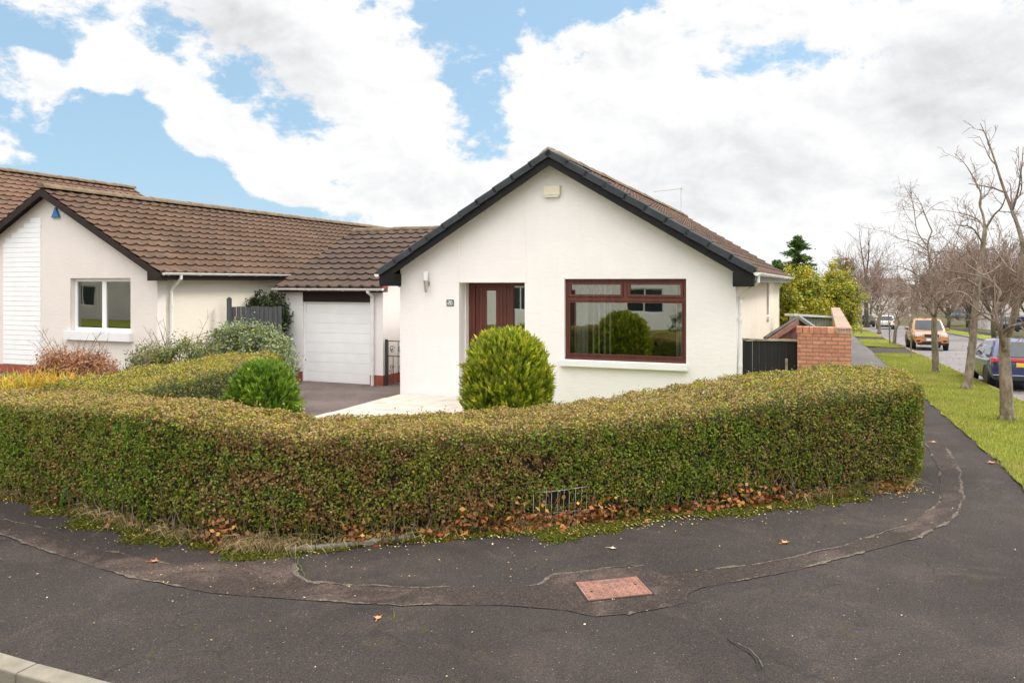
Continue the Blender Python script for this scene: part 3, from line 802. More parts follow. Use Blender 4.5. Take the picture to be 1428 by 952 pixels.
# ================================================================== the neighbour's cream bungalow
NX, NY, NZ = -13.8, 19.24, .40
nb = empty('bungalow', (NX, NY, NZ), -TH, 'cream bungalow with a white boarded panel, white two-pane window and blue triangular alarm', 'house')
W2, L2 = 6.6, 14.7; zr2, ze2, oh2, fo2 = 4.30, 2.36, .3, .25
sl2 = (zr2-ze2)/(W2/2+oh2); zw2 = zr2 - sl2*W2/2 - .12
win2 = (3.96, 5.82, .99, 2.20)
mb = MB(); wall_panel(mb, 0, W2, .15, zw2, [win2], .25, apex=(W2/2, zw2+sl2*W2/2)); mb.build('wall', M['pale_render'], nb)
mb = MB(); wall_panel(mb, .255, L2, .15, zw2, [], .2, M_=RIGHT_WALL(W2-.001)); mb.box(.001, .25, .255, L2, -.3, zw2); 
wall_panel(mb, 0, W2, -.3, zw2, [], .2, apex=(W2/2, zw2+sl2*W2/2), M_=Matrix(((-1,0,0,W2),(0,-1,0,L2+.2),(0,0,1,0),(0,0,0,1))))
mb.build('wall', M['cream_render'], nb)
mb = MB(); mb.box(-.012, W2+.012, -.012, L2, -.5, .148); mb.build('plinth', M['red_plinth'], nb)
mb = MB()
n = 30; x0, x1 = 1.72, 3.0
for k in range(n):
    za = .17 + k*.115; zb = za + .115
    if za > zr2 - sl2*abs(x1-W2/2) - .40: break
    zl = min(zb, zr2 - sl2*abs(x0-W2/2) - .34)
    xa = x0
    zc = (za+zb)/2; lim = W2/2 - (zr2-.33-zb)/sl2
    xa = max(x0, lim)
    if xa > x1-.05: break
    mb.add([(xa,-.018,za), (x1,-.018,za), (x1,-.012,zb-.002), (xa,-.012,zb-.002), (xa,0,za), (x1,0,za), (x1,0,zb-.002), (xa,0,zb-.002)], [(0,1,2,3),(0,4,5,1),(1,5,6,2),(2,6,7,3),(3,7,4,0)])
mb.build('cladding', M['white_upvc'], nb)
roof2, _, half2, S2, cs2, sn2 = gable_roof(nb, W2, L2, oh2, fo2, zr2, ze2, 'roof_tile', 'fascia_brown', seed=23, bdepth=.14)
for sg in (1, -1):
    mb = MB(); x_in = W2 if sg > 0 else 0; x_out = W2/2+sg*(half2-.005)
    mb.prism([(x_in-sg*.02, ze2-.22), (x_out, ze2-.22), (x_out, ze2-.06), (x_in-sg*.02, zr2-sl2*(abs(x_in-sg*.02-W2/2))-.2)], 'y', -fo2-.004, -.004)
    mb.build('eaves_box', M['fascia_brown'], nb)
    mb = MB(); xa, xb = sorted((x_out-sg*.02, x_out)); mb.box(xa, xb, 0, L2+.18, ze2-.20, ze2-.06); mb.build('fascia', M['fascia_brown'], nb)
    mb = MB(); xa, xb = sorted((x_in+sg*.003, x_out-sg*.022)); mb.box(xa, xb, 0, L2+.1, ze2-.205, ze2-.185); mb.build('soffit', M['fascia_brown'], nb)
g2 = W2/2+half2+.045
gutter(nb, (g2, -.16, ze2-.045), (g2, L2+.1, ze2-.045), M['gutter_white'], .055)
downpipe(nb, [(g2, .32, ze2-.09), (g2, .32, ze2-.17), (W2+.10, .34, ze2-.36), (W2+.05, .34, ze2-.44), (W2+.05, .34, ze2-.55), (W2+.05, .34, .0)], M['gutter_white'])
x0, x1, z0, z1 = win2
mb = MB(); ya, yb = .11, .18
frame_bars(mb, x0+.002, x1-.002, z0+.01, z1-.002, .075, ya, yb); mb.box((x0+x1)/2-.06, (x0+x1)/2+.06, ya, yb, z0+.085, z1-.077)
wo = mb.build('window', M['white_upvc'], nb, bevel=.004)
pane(wo, x0+.077, (x0+x1)/2-.06, z0+.085, z1-.077, ya+.03); pane(wo, (x0+x1)/2+.06, x1-.077, z0+.085, z1-.077, ya+.03)
mb = MB(); mb.box(x0-.10, x1+.06, -.10, .11, z0-.19, z0+.008); mb.build('sill', M['white_paint'], wo, bevel=.006)
mb = MB(); mb.box(x0-.1, (x0+x1)/2-.25, .4, .42, z0+.32, z1); mb.box(x0+.0, x0+.15, .34, .36, z0, z1); mb.build('blind', M['curtain'], wo)
mb = MB(); mb.box(.3, W2-.25, .3, 4, .15, .2); mb.box(.3, W2-.25, 3.2, 3.26, .2, 2.2); mb.box(.3, W2-.25, .3, 3.2, 2.22, 2.26); mb.build('room', M['room_dark'], nb)
mb = MB(); mb.prism([(3.40, 3.60), (3.66, 3.60), (3.53, 3.84)], 'y', -.06, -.001); al = mb.build('alarm_box', M['alarm_blue'], nb, bevel=.008)

# the taller house behind it
bh = empty('rear_house', (-23.5, 24.0, .4), -TH, 'taller house behind the cream bungalow, only its red brown roof and cream wall showing', 'house')
# ridge runs parallel to the bungalow's; its end comes at the picture's x=185
rend = P(185, 262, 30.0); lo = Vector((rend.x, rend.y, 0)) - Vector((bh.location.x, bh.location.y, 0))
lx = lo.x*R2[0] + lo.y*R2[1]; ly = lo.x*D2[0] + lo.y*D2[1]; zrr = rend.z - .4
W3 = 2*lx; L3 = ly
gr = gable_roof(bh, W3, L3, .35, .2, zrr, zrr - .60*(W3/2+.35), 'roof_tile_red', 'fascia_brown', seed=31, bo=.05)
ze3 = zrr - .60*(W3/2+.35); zw3 = zrr - .6*W3/2 - .12
mb = MB(); mb.prism([(0, -.3), (W3, -.3), (W3, zw3), (W3/2, zrr-.13), (0, zw3)], 'y', 0, L3); mb.build('wall', M['cream_render'], bh)
gutter(bh, (W3+.40, -.2, ze3-.03), (W3+.40, L3, ze3-.03), M['gutter_white'], .06)
mb = MB(); mb.box(W3+.003, W3+.33, -.1, L3, ze3-.2, ze3-.06); mb.build('fascia', M['fascia_brown'], bh)

# ================================================================== the garage
gar = empty('garage', (-5.75, 19.67, 0.0), -TH, 'small white garage with white sectional door and brown tiled roof', 'garage')
W4, D4 = 2.86, 6.7; ze4, zr4 = 2.40, 4.02; sl4 = (zr4-ze4)/(3.36+.2); zwf = 2.27
mb = MB(); wall_panel(mb, 0, W4, -.1, zwf, [(.53, 2.50, -.1, zwf-.001)], .22)
mb.build('wall', M['white_render'], gar)
def gable_side(x, s):
    mb = MB(); pr = [(.221, -.1), (D4, -.1), (D4, ze4-.1), (3.36, zr4-.12), (.221, ze4+sl4*.42-.12)]
    mb.prism([(y, z) for y, z in pr], 'x', *sorted((x, x+s))); return mb.build('wall', M['white_render'], gar)
gable_side(W4, -.2); gable_side(0, .2)
mb = MB(); mb.box(-.015, .528, -.015, 3, -.12, .27); mb.box(2.502, W4+.015, -.015, D4, -.12, .27); mb.build('plinth', M['red_plinth'], gar)
mb = MB()
S4 = math.hypot(3.56, zr4-ze4); vd = Vector((0, 3.56, zr4-ze4)).normalized()
tile_slope(mb, (-.16, -.2, ze4), (1, 0, 0), vd, W4+.26, S4-.03, .34, .30, seed=41)
tile_slope(mb, (W4+.10, 2*3.36+.2, ze4), (-1, 0, 0), Vector((0, -3.56, zr4-ze4)), W4+.26, S4-.03, .34, .30, seed=42)
ro = mb.build('roof', M['roof_tile_dark'], gar)
ridge_run('ridge', (-.16, 3.36, zr4+.02), (W4+.1, 3.36, zr4+.02), .11, M['ridge_tile'], ro, seed=9)
mb = MB(); mb.prism([(-.18, ze4-.05), (3.36, zr4-.045), (6.9, ze4-.05), (6.9, ze4-.10), (3.36, zr4-.10), (-.18, ze4-.10)], 'x', -.12, W4+.06); mb.build('roof_deck', M['fascia_brown'], gar)
mb = MB(); mb.prism([(-.19, ze4-.02), (.6, ze4+.8*sl4-.03), (.6, ze4+.8*sl4-.10), (-.19, ze4-.10)], 'x', W4+.061, W4+.10); mb.build('verge', M['red_plinth'], gar)
gutter(gar, (-.2, -.27, ze4-.04), (W4+.16, -.27, ze4-.04), M['gutter_white'], .055)
mb = MB(); mb.box(-.1, W4+.08, -.19, -.17, ze4-.14, ze4-.05); mb.box(.53, 2.50, .0, .05, zwf-.245, zwf-.004); mb.build('fascia', M['fascia_brown'], gar)
mb = MB(); mb.box(.532, .575, .05, .13, 0, 2.02); mb.box(2.455, 2.498, .05, .13, 0, 2.02); mb.box(.575, 2.455, .05, .13, 1.975, 2.02)
gd = mb.build('garage_door', M['white_upvc'], gar)
mb = MB()
for k in range(8):
    h = 1.955/8; mb.box(.577, 2.453, .075, .11, .02+k*h+.004, .02+(k+1)*h-.004)
mb.box(.577, 2.453, .085, .10, .02, 1.974)
mb.build('door_panel', M['white_upvc'], gd, bevel=.006)
mb = MB(); mb.box(.53, 2.5, .04, .2, -.1, .018); mb.build('threshold', M['red_plinth'], gar)
downpipe(gar, [(2.60, -.27, ze4-.09), (2.60, -.27, ze4-.12), (2.60, -.10, ze4-.20), (2.60, -.055, ze4-.25), (2.60, -.055, ze4-.3), (2.60, -.055, .0)], M['gutter_white'], .04)

# ================================================================== gates, fence, walls, small garden buildings
ig = empty('iron_gate', (-3.02, 18.62, .02), -TH*.9, 'black wrought iron gate with scrolls between garage and white bungalow', 'gate')
mb = MB(); w, h = 1.15, 1.10
mb.box(-.025, .025, -.025, .025, 0, h+.02); mb.build('gate_post', M['dark_metal'], ig)
mb = MB()
for z in (.06, .72, h-.02): mb.tube([(.03, 0, z), (w, 0, z)], .012, 6)
for k in range(9): mb.tube([(.05+k*w/8.6, 0, .06), (.05+k*w/8.6, 0, .72 if k % 2 else h-.02)], .008, 6)
for k in range(5):
    cx = .15 + k*.23
    for (cz, r, s) in ((.90, .07, 1), (.84, .05, -1), (.45, .06, 1), (.33, .06, -1)):
        mb.tube([(cx + s*(r*(1-i/22))*math.cos(i*.45), 0, cz + (r*(1-i/22))*math.sin(i*.45)) for i in range(18)], .007, 5)
mb.build('gate_panel', M['dark_metal'], ig)

fe = empty('garden_fence', (-6.72, 18.42, .3), math.atan2(.53, 1.17), 'weathered dark grey board fence between the cream bungalow and the garage', 'fence')
mb = MB(); mb.prism([(-.06, -.3), (.05, -.3), (.05, 1.82), (0, 1.86), (-.06, 1.82)], 'y', -.05, .05); mb.build('post', M['fence_wood'], fe)
mb = MB(); rr = random.Random(5)
for k in range(11):
    xx = .055 + k*.105; z = 1.62 + rr.uniform(-.012, .012); yj = rr.uniform(-.004, .004); mb.box(xx, xx+.096, yj, yj+.018, -.1, z)
mb.box(.05, 1.2, .022, .06, 1.3, 1.38); mb.box(.05, 1.2, .022, .06, .4, .48)
mb.build('boards', M['fence_wood'], fe)

# brick wall by the footpath: short return facing the camera and a long run along the path
bx, by = P(1187, 457, 13.2).x, 13.2
BW = empty('brick_wall', (bx, by, 0), -TH, 'orange brick garden wall beside the footpath with brick on edge coping', 'wall')
zt0 = EYE - 63/FPX*13.2; run = 11.5
mb = MB(); mb.box(-.86, .0, 0, .225, -.8, zt0-.115); 
nseg = 4
for k in range(nseg):
    y0 = .2255 + (run-.2255)*k/nseg; y1 = .2255 + (run-.2255)*(k+1)/nseg
    mb.box(-.225, -.0005, y0, y1, -1.6, zt0-.115+.0)
mb.build('brickwork', M['orange_brick'], BW)
mb = MB(); rr = random.Random(8); x = -.875; k = 0
edge = [(.52,.24,.14), (.45,.19,.115), (.58,.29,.17)]
m_, nt_, b_ = _bsdf('edge_brick'); at_ = N(nt_, 'ShaderNodeAttribute'); at_.attribute_name = 'Col'
nt_.links.new(mixc(nt_, .7, at_.outputs['Color'], ramp(nt_, noi(nt_, objco(nt_), 18, 5), [(.3, (.6,.6,.6)), (.7, (1.35,1.3,1.25))]), 'MULTIPLY'), b_.inputs['Base Color']); b_.inputs['Roughness'].default_value = .85
bump(nt_, b_, noi(nt_, objco(nt_), 60, 3), .5, .01); M['edge_brick'] = m_
while x < -.235:
    w = rr.choice((.075, .105, .075, .11)); mb.cur = rr.choice(edge); mb.box(x, min(x+w, -.235)-.008, -.008, .232, zt0-.113, zt0+rr.uniform(-.004, .003)); x += w
y = -.01
while y < run-.05:                                   # coping of the long run, brick by brick
    w = .078; mb.cur = (.40*rr.uniform(.75, 1.1), .285*rr.uniform(.8, 1.1), .21*rr.uniform(.85, 1.1)); mb.box(-.237, .010, y, y+w-.007, zt0-.113, zt0+rr.uniform(-.003, .004)); y += w
mb.cur = None
mb.build('coping', M['edge_brick'], BW, bevel=.004)
mb = MB()
for k in range(5): mb.box(-.205+k*.042, -.205+k*.042+.02, -.014, -.0102, zt0-.05, zt0-.022)
mb.build('frog_holes', M['dark_brick'], BW)

GT = empty('side_gate', (P(1036, 470, 13.9).x, 13.9, 0), -TH*.35, 'black boarded side gate with worn top rail beside the white bungalow', 'gate')
gw = 1.04; gz = EYE - 77/FPX*13.9
mb = MB(); rr = random.Random(2)
for k in range(8):
    xx = .05 + k*(gw-.1)/8; yj = rr.uniform(-.004, .004); mb.box(xx+.002, xx+(gw-.1)/8-.003, yj, yj+.02, -.3, gz-.05-rr.uniform(0, .006))
mb.build('boards', M['gate_wood'], GT)
mb = MB(); mb.box(0, .048, -.02, .05, -.4, gz-.03); mb.box(gw-.048, gw, -.02, .05, -.4, gz-.045); mb.build('gate_frame', M['gate_wood'], GT)
mb = MB(); mb.prism([(-.01, gz-.045), (gw*.3, gz-.052), (gw*.6, gz-.048), (gw+.005, gz-.062), (gw+.005, gz-.03), (gw*.7, gz-.018), (gw*.4, gz-.022), (-.01, gz-.005)], 'y', -.03, .06); mb.build('top_rail', M['gate_edge'], GT)
mb = MB(); mb.box(gw*.70, gw*.74, -.024, -.005, gz-.62, gz-.36); mb.build('latch', M['gate_edge'], GT)

def lean(px, py, Y): return P(px, py, Y)
st = empty('brick_store', (0, 0, 0), 0, 'low brick garden store with grey pitched coping behind the side gate', 'store')
A_, B_, C_ = P(1113, 443, 16.2), P(1068, 472, 15.6), P(1136, 459, 16.4)
mb = MB()
for (p, q, dep) in ((B_, A_, .22), (A_, C_, .5)):
    d = q-p; n_ = Vector((.38, .92, 0))*dep
    vs = [p, q, q+n_, p+n_]; up = Vector((0, 0, .05))
    mb.add([v for v in vs] + [v+up for v in vs], [(3,2,1,0),(4,5,6,7),(0,1,5,4),(1,2,6,5),(2,3,7,6),(3,0,4,7)])
mb.build('roof', M['slate_grey'], st)
mb = MB()
off = Vector((0, .12, -.004)); vs = [B_+off, A_+off, C_+off, Vector((C_.x, C_.y+.12, -.6)), Vector((B_.x, B_.y+.12, -.6))]
bk = Vector((.1, .35, 0)); mb.add(vs + [v+bk for v in vs], [(0,4,3,2,1),(5,6,7,8,9),(0,5,9,4),(2,3,8,7)])
mb.build('wall', M['dark_brick'], st)
mb = MB(); d = A_-B_; 
vs = [B_+Vector((.03,-.05,-.02)), A_+Vector((0,-.05,-.02)), A_+Vector((0,-.05,-.14)), B_+Vector((.03,-.05,-.12))]
mb.add(vs + [v+Vector((0,.1,0)) for v in vs], [(0,3,2,1),(4,5,6,7),(0,1,5,4),(1,2,6,5),(2,3,7,6),(3,0,4,7)])
mb.build('verge', M['brick_edge_a'], st)

sd = empty('garden_shed', (P(1113, 470, 21.5).x, 21.5, -.4), -TH*.5, 'pale green ribbed metal shed behind the brick wall', 'shed')
sw_ = (P(1163, 470, 21.5).x - P(1113, 470, 21.5).x)*1.04; sh_ = EYE+.4 - 49/FPX*21.5
mb = MB(); n = 14
pts = []
for k in range(n): pts += [(sw_*k/n, 0), (sw_*(k+.42)/n, 0), (sw_*(k+.5)/n, -.025), (sw_*(k+.92)/n, -.025)]
pts += [(sw_, 0), (sw_, 1.5), (0, 1.5)]
mb.prism(pts, 'z', -.4, sh_); mb.build('wall', M['shed_green'], sd)
mb = MB(); mb.add([(-.12,-.1,sh_+.05), (sw_+.02,-.1,sh_+.0), (sw_+.02,1.6,sh_-.06), (-.12,1.6,sh_-.01), (-.12,-.1,sh_+.12), (sw_+.02,-.1,sh_+.05), (sw_+.02,1.6,sh_-.01), (-.12,1.6,sh_+.06)], [(3,2,1,0),(4,5,6,7),(0,1,5,4),(1,2,6,5),(2,3,7,6),(3,0,4,7)])
mb.build('roof', M['shed_edge'], sd)

# manhole cover in the pavement strip
c4 = [G(803, 813), G(887, 805), G(912, 829), G(819, 839)]
cen = sum(c4, Vector())/4; ex = ((c4[1]-c4[0])+(c4[2]-c4[3])).normalized(); ang = math.atan2(ex.y, ex.x)
wx = ((c4[1]-c4[0]).length+(c4[2]-c4[3]).length)/2; wy = ((c4[3]-c4[0]).length+(c4[2]-c4[1]).length)/2
mh = empty('access_cover', (cen.x, cen.y, 0), ang, 'pinkish rectangular access cover set in the asphalt pavement', 'manhole cover')
ey = ((c4[3]-c4[0])+(c4[2]-c4[1])).normalized(); skew = Matrix.Rotation(-ang, 3, 'Z') @ ey
def sk(u, v): return Vector((u*wx/2 - v*skew.x*wy/2, -v*skew.y*wy/2))
mb = MB()
def skbox(u0, u1, v0, v1, z0, z1):
    q = [sk(u0, v0), sk(u1, v0), sk(u1, v1), sk(u0, v1)]
    mb.add([(p.x, p.y, z0) for p in q] + [(p.x, p.y, z1) for p in q], [(3,2,1,0),(4,5,6,7),(0,1,5,4),(1,2,6,5),(2,3,7,6),(3,0,4,7)])
for a in ((-1.05, 1.05, -1.06, -1.0), (-1.05, 1.05, 1.0, 1.06), (-1.05, -1.0, -1, 1), (1.0, 1.05, -1, 1)): skbox(*a, -.02, .009)
mb.build('frame', M['joint_dark'], mh)
mb = MB(); skbox(-.985, .985, -.975, .975, -.02, .010); base_ = mb.build('tray', M['cover_dark'], mh); mb = MB(); skbox(-.985, -.945, -.975, .975, .0101, .0125); skbox(.945, .985, -.975, .975, .0101, .0125); skbox(-.944, .944, -.975, -.94, .0101, .0125); skbox(-.944, .944, .94, .975, .0101, .0125)
nx_, ny_ = 9, 13
for i in range(nx_):
    for j in range(ny_):
        if (j in (1, 2) and 3 <= i <= 5): continue
        u0 = -.93 + i*1.86/nx_; v0 = .92 - (j+1)*1.84/ny_; s = .5 if j % 2 else 0
        u0 += s*1.86/nx_*.5
        skbox(u0+.014, min(.93, u0+1.86/nx_-.014), v0+.020, v0+1.84/ny_-.020, .0101, .0125)
mb.build('lid', M['cover_pink'], mh)
mb = MB()
for u, v in ((-.72, -.15), (.72, .15)): mb = MB(); p = sk(u, v); mb.tube([(p.x, p.y, .009), (p.x, p.y, .0135)], .011, 10); mb.build('lifting_hole', M['joint_dark'], mh)
# ================================================================== hedges
def bez(pts, n):
    """smooth resample of a polyline (Catmull-Rom)"""
    pts = [np.array(p, float) for p in pts]; out = []
    Q = [2*pts[0]-pts[1]] + pts + [2*pts[-1]-pts[-2]]
    m_ = len(pts)-1
    for i in range(n):
        t = i/(n-1)*m_; k = min(int(t), m_-1); f = t-k
        p0, p1, p2, p3 = Q[k], Q[k+1], Q[k+2], Q[k+3]
        out.append(.5*((2*p1)+(p2-p0)*f+(2*p0-5*p1+4*p2-p3)*f*f+(3*p1-p0-3*p2+p3)*f**3))
    return np.array(out)
G_GREEN = [(0.13, 0.2037, 0.0108), (0.185, 0.2425, 0.0144), (0.095, 0.1552, 0.009), (0.23, 0.2571, 0.0162), (0.16, 0.1988, 0.0144)]
G_SHADE = [(.065,.10,.014), (.085,.12,.018), (.05,.08,.012), (.11,.12,.02)]  # darker greens that put inner shade into the second hedge's sides
G_BRIGHT = [(.12,.29,.02), (.16,.33,.025), (.09,.22,.018)]
G_OLIVE = [(0.1958, 0.1748, 0.0288), (0.2448, 0.2128, 0.0336), (0.155, 0.1368, 0.0269), (0.2774, 0.2128, 0.048)]
G_BROWN = [(0.25, 0.1568, 0.0405), (0.205, 0.1283, 0.036), (0.3, 0.19, 0.0495), (0.175, 0.095, 0.0378), (0.34, 0.2232, 0.072)]
G_TOP = [(0.3724, 0.2418, 0.102), (0.3234, 0.1953, 0.102), (0.3234, 0.2511, 0.0467), (0.392, 0.2604, 0.102), (0.2646, 0.2325, 0.0382), (0.3528, 0.2883, 0.051), (0.3332, 0.1767, 0.102), (0.2352, 0.2232, 0.034)]  # new-growth tints, lightened so the hedge top looks lit
G_YEL = [(0.325, 0.2937, 0.02), (0.25, 0.275, 0.024), (0.3875, 0.3125, 0.024)]
def hedge(front, back, heights, dens, z0, tone, holes=(), seedo=0.0, ends=True, leafL=.031):
    n = 240
    f = bez(front, n); b = bez(back, n); h = np.interp(np.linspace(0, 1, n), np.linspace(0, 1, len(heights)), heights)
    seg = np.linalg.norm(np.diff(f, axis=0), axis=1); Ls = np.concatenate([[0], np.cumsum(seg)]); Lt = Ls[-1]
    width = np.linalg.norm(b-f, axis=1).mean(); hm = h.mean()
    areas = dict(front=Lt*hm, top=Lt*width, back=Lt*hm*.6, end0=width*hm, end1=width*hm)
    Cs, Ns, Ts, S = [], [], [], []
    def at(s):
        i = np.interp(s, np.linspace(0, 1, n), np.arange(n)); k = np.minimum(i.astype(int), n-2); w = (i-k)[:, None]
        fs = np.interp(s, Ls/Lt, np.arange(n)); k2 = np.minimum(fs.astype(int), n-2); w2 = (fs-k2)[:, None]
        ff = f[k2]*(1-w2)+f[k2+1]*w2; bb = b[k2]*(1-w2)+b[k2+1]*w2; hh = h[k2]*(1-w2[:, 0])+h[k2+1]*w2[:, 0]
        return ff, bb, hh
    for nm, A in areas.items():
        if nm in ('end0', 'end1') and not ends: continue
        m_ = int(A*dens); 
        if nm in ('front', 'back', 'top'): s = RNG.random(m_)
        else: s = np.full(m_, 0.0 if nm == 'end0' else 1.0)
        ff, bb, hh = at(s); v = RNG.random(m_)
        out2 = unit(ff-bb); 
        if nm == 'front': v = v**.92; p = ff; z = v*hh; nrm = np.c_[out2, np.full(m_, .12)]
        elif nm == 'back': p = bb; z = (1-v*.6)*hh; nrm = np.c_[-out2, np.full(m_, .12)]
        elif nm == 'top': p = ff+(bb-ff)*v[:, None]; z = hh; nrm = np.c_[np.zeros((m_, 2)), np.ones(m_)]
        else:
            v2 = RNG.random(m_); p = ff+(bb-ff)*v2[:, None]; z = v*hh
            d = f[1]-f[0] if nm == 'end0' else f[-1]-f[-2]; d = d/np.linalg.norm(d)*(-1 if nm == 'end0' else 1)
            nrm = np.c_[np.tile(d, (m_, 1)), np.full(m_, .12)]
        q = np.c_[p, z+z0]
        # rounded shoulders
        r = .13
        if nm == 'top':
            dw = np.linalg.norm(bb-ff, axis=1); e = np.minimum(v, 1-v)*dw; k_ = np.clip(1-e/r, 0, 1); q[:, 2] -= r*(1-np.sqrt(1-k_**2))*.8
            sgn = np.where(v < .5, 1, -1)[:, None]; nrm[:, :2] += out2*sgn*k_[:, None]
        else:
            e = hh-z; k_ = np.clip(1-e/r, 0, 1); q[:, :3] -= unit(nrm)*(r*(1-np.sqrt(1-k_**2))*.8)[:, None]; nrm[:, 2] += k_
            low = np.clip(1-z/.28, 0, 1); q[:, :3] -= unit(nrm)*(low*.10)[:, None]
        nrm = unit(nrm)
        lump = np.array([.6*mnoise.noise(Vector((x*1.3+seedo, y*1.3, w*1.6))) + .55*mnoise.noise(Vector((x*3.7, y*3.7+seedo, w*3.9))) + .5*mnoise.noise(Vector((x*9, y*9+seedo, w*9))) for x, y, w in q])
        dep = np.abs(RNG.normal(size=m_))*.05
        q = q + nrm*(lump*.072 - dep + .015)[:, None]
        if nm == 'top': q[:, 2] += (RNG.random(m_) > .978)*RNG.random(m_)*.08
        keep = (RNG.random(m_) < np.where((nm != 'top') & (z < .16), .55, 1)) & (lump > -.56 + RNG.normal(size=m_)*.08)
        for (hx, hy, hz, hr) in holes:
            keep &= ((q[:, 0]-hx)**2 + (q[:, 1]-hy)**2 + ((q[:, 2]-hz)*1.8)**2) > hr*hr*(.5+RNG.random(m_))
        Cs.append(q[keep]); Ns.append(nrm[keep]); Ts.append(np.full(keep.sum(), {'front': 0, 'top': 1, 'back': 2}.get(nm, 3))); S.append((z/hh)[keep])
    C = np.vstack(Cs); Nn = np.vstack(Ns); T = np.concatenate(Ts); Z = np.concatenate(S)
    cols = tone(C, Nn, T, Z)
    n_ = len(C)
    V, F, cc = rand_leaves(C, Nn, RNG.normal(leafL, .007, n_).clip(.018, .055), RNG.normal(leafL*.6, .004, n_).clip(.01, .035), cols, .75, .2)
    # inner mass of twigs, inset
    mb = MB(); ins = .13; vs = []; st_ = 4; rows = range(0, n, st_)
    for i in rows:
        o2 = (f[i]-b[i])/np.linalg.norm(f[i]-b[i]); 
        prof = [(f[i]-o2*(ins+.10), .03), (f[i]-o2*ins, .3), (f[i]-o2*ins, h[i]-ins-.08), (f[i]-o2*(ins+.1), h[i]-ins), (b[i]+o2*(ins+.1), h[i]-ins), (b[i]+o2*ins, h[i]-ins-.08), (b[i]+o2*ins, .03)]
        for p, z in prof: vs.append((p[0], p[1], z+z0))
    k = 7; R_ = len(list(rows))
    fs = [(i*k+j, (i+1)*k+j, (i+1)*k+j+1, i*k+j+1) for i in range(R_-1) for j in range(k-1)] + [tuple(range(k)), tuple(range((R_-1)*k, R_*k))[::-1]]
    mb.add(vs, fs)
    # bare stems at the foot and woody twigs near the surface
    tw = MB(); rr = random.Random(int(seedo*10)+3)
    for i in range(int(Lt*26)):
        s = (i + rr.random())/int(Lt*26); ff, bb, hh = at(np.array([s])); o2 = (ff-bb)[0]; o2 = o2/np.linalg.norm(o2)
        p = ff[0] - o2*rr.uniform(.02, .22); z = rr.uniform(.0, .1); L_ = rr.uniform(.2, .5)
        a = Vector((p[0], p[1], z+z0)); bnd = Vector((rr.uniform(-.12, .12), rr.uniform(-.12, .12), L_))
        tw.tube([a, a+bnd*.5+Vector((rr.uniform(-.03, .03), rr.uniform(-.03, .03), 0)), a+bnd], [.006, .005, .003], 4, cap=False)
    return (V, F, cc), mb, tw
def n01(C, s, o=0.0): return np.array([mnoise.noise(Vector((x*s+o, y*s, z*s))) for x, y, z in C])

CUR = [None]
def blend_pick(n, parts):
    """parts = [(palette, weight array)] -> per-leaf colours"""
    Wt = np.stack([np.maximum(w, 0.001) for _, w in parts], 1); Wt /= Wt.sum(1, keepdims=True)
    cum = np.cumsum(Wt, 1); r = (.5 + .95*n01(CUR[0], 5.5, 31) + .45*n01(CUR[0], 12, 77) + RNG.uniform(-.30, .30, n)); r = (r - np.floor(np.clip(r, -.999, 1.999)*0)); r = np.abs(r); r = np.where(r > 1, 2-r, r).clip(0, .9999)[:, None]; idx = (r > cum).sum(1).clip(0, len(parts)-1)
    out = np.zeros((n, 3))
    for i, (pal, _) in enumerate(parts):
        k = idx == i; out[k] = pick(pal, k.sum())
    return out
def tone_front(C, Nn, T, Z):
    CUR[0] = C; n = len(C); a = n01(C, .75, 3); b = n01(C, 2.1, 8); x = C[:, 0]
    brown = np.clip(1.2 - np.abs(x+.9)/2.4, 0, 1)*.7 + a*1.6 + b*.9
    left = np.clip((-3.2-x)/1.2, 0, 1); right = np.clip((x-1.8)/1.5, 0, 1)
    side = T != 1
    wb = np.where(side, .25 + brown*1.1*(1-.7*left)*(1-.45*right), .2)
    wg = np.where(side, .8 + .6*left + .35*right - a*1.2 - b*.6, .12 + .25*right)
    wbr = np.where(side, np.clip(b*1.6 - .05 + .25*left, 0, 2)*(.40 + .4*left), .06)
    wo = np.where(side, .55 + .3*right, .5)
    edge = np.clip((Z-.84)/.16, 0, 1)
    wt = np.where(side, .05 + edge**2*.7, 3.2 - 2.2*right)
    wy = np.where(side, .03 + .35*edge*np.clip(.3+b*1.5, 0, 1), .30 + np.clip(n01(C, 1.3, 20)*1.7, 0, 1.2) + .25*right)
    return blend_pick(n, [(G_BROWN, wb), (G_GREEN, wg), (G_BRIGHT, wbr), (G_OLIVE, wo), (G_TOP, wt), (G_YEL, wy)])
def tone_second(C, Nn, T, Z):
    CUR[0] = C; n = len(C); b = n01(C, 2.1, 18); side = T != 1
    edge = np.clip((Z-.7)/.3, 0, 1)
    return blend_pick(n, [(G_SHADE, np.where(side, 2.4, .1)), (G_GREEN, np.where(side, .5, .35)), (G_BROWN, np.where(side, .3, .1)), (G_TOP, np.where(side, .02, .9)), (G_YEL, np.where(side, .02+edge*.2, 1.2+b))])
front = [(-12.3,11.8), (-10.4,11.05), (-8.6,10.3), (-7.3,9.6), (-6.03,9.05), (-4.75,8.42), (-3.74,7.82), (-2.62,7.36), (-1.9,7.34), (-1.07,7.52), (-.10,7.83), (.64,8.03), (1.5,8.3), (2.28,8.58), (3.3,8.92), (4.2,9.2), (5.0,9.48)]
back = [(-11.9,12.8), (-10.0,12.05), (-8.2,11.3), (-6.9,10.6), (-5.7,10.2), (-4.5,9.3), (-3.3,8.6), (-2.45,8.22), (-1.8,8.35), (-1.2,8.60), (-.5,8.95), (.2,9.2), (1.0,9.55), (1.75,9.9), (2.6,10.35), (3.4,10.75), (4.2,11.1)]
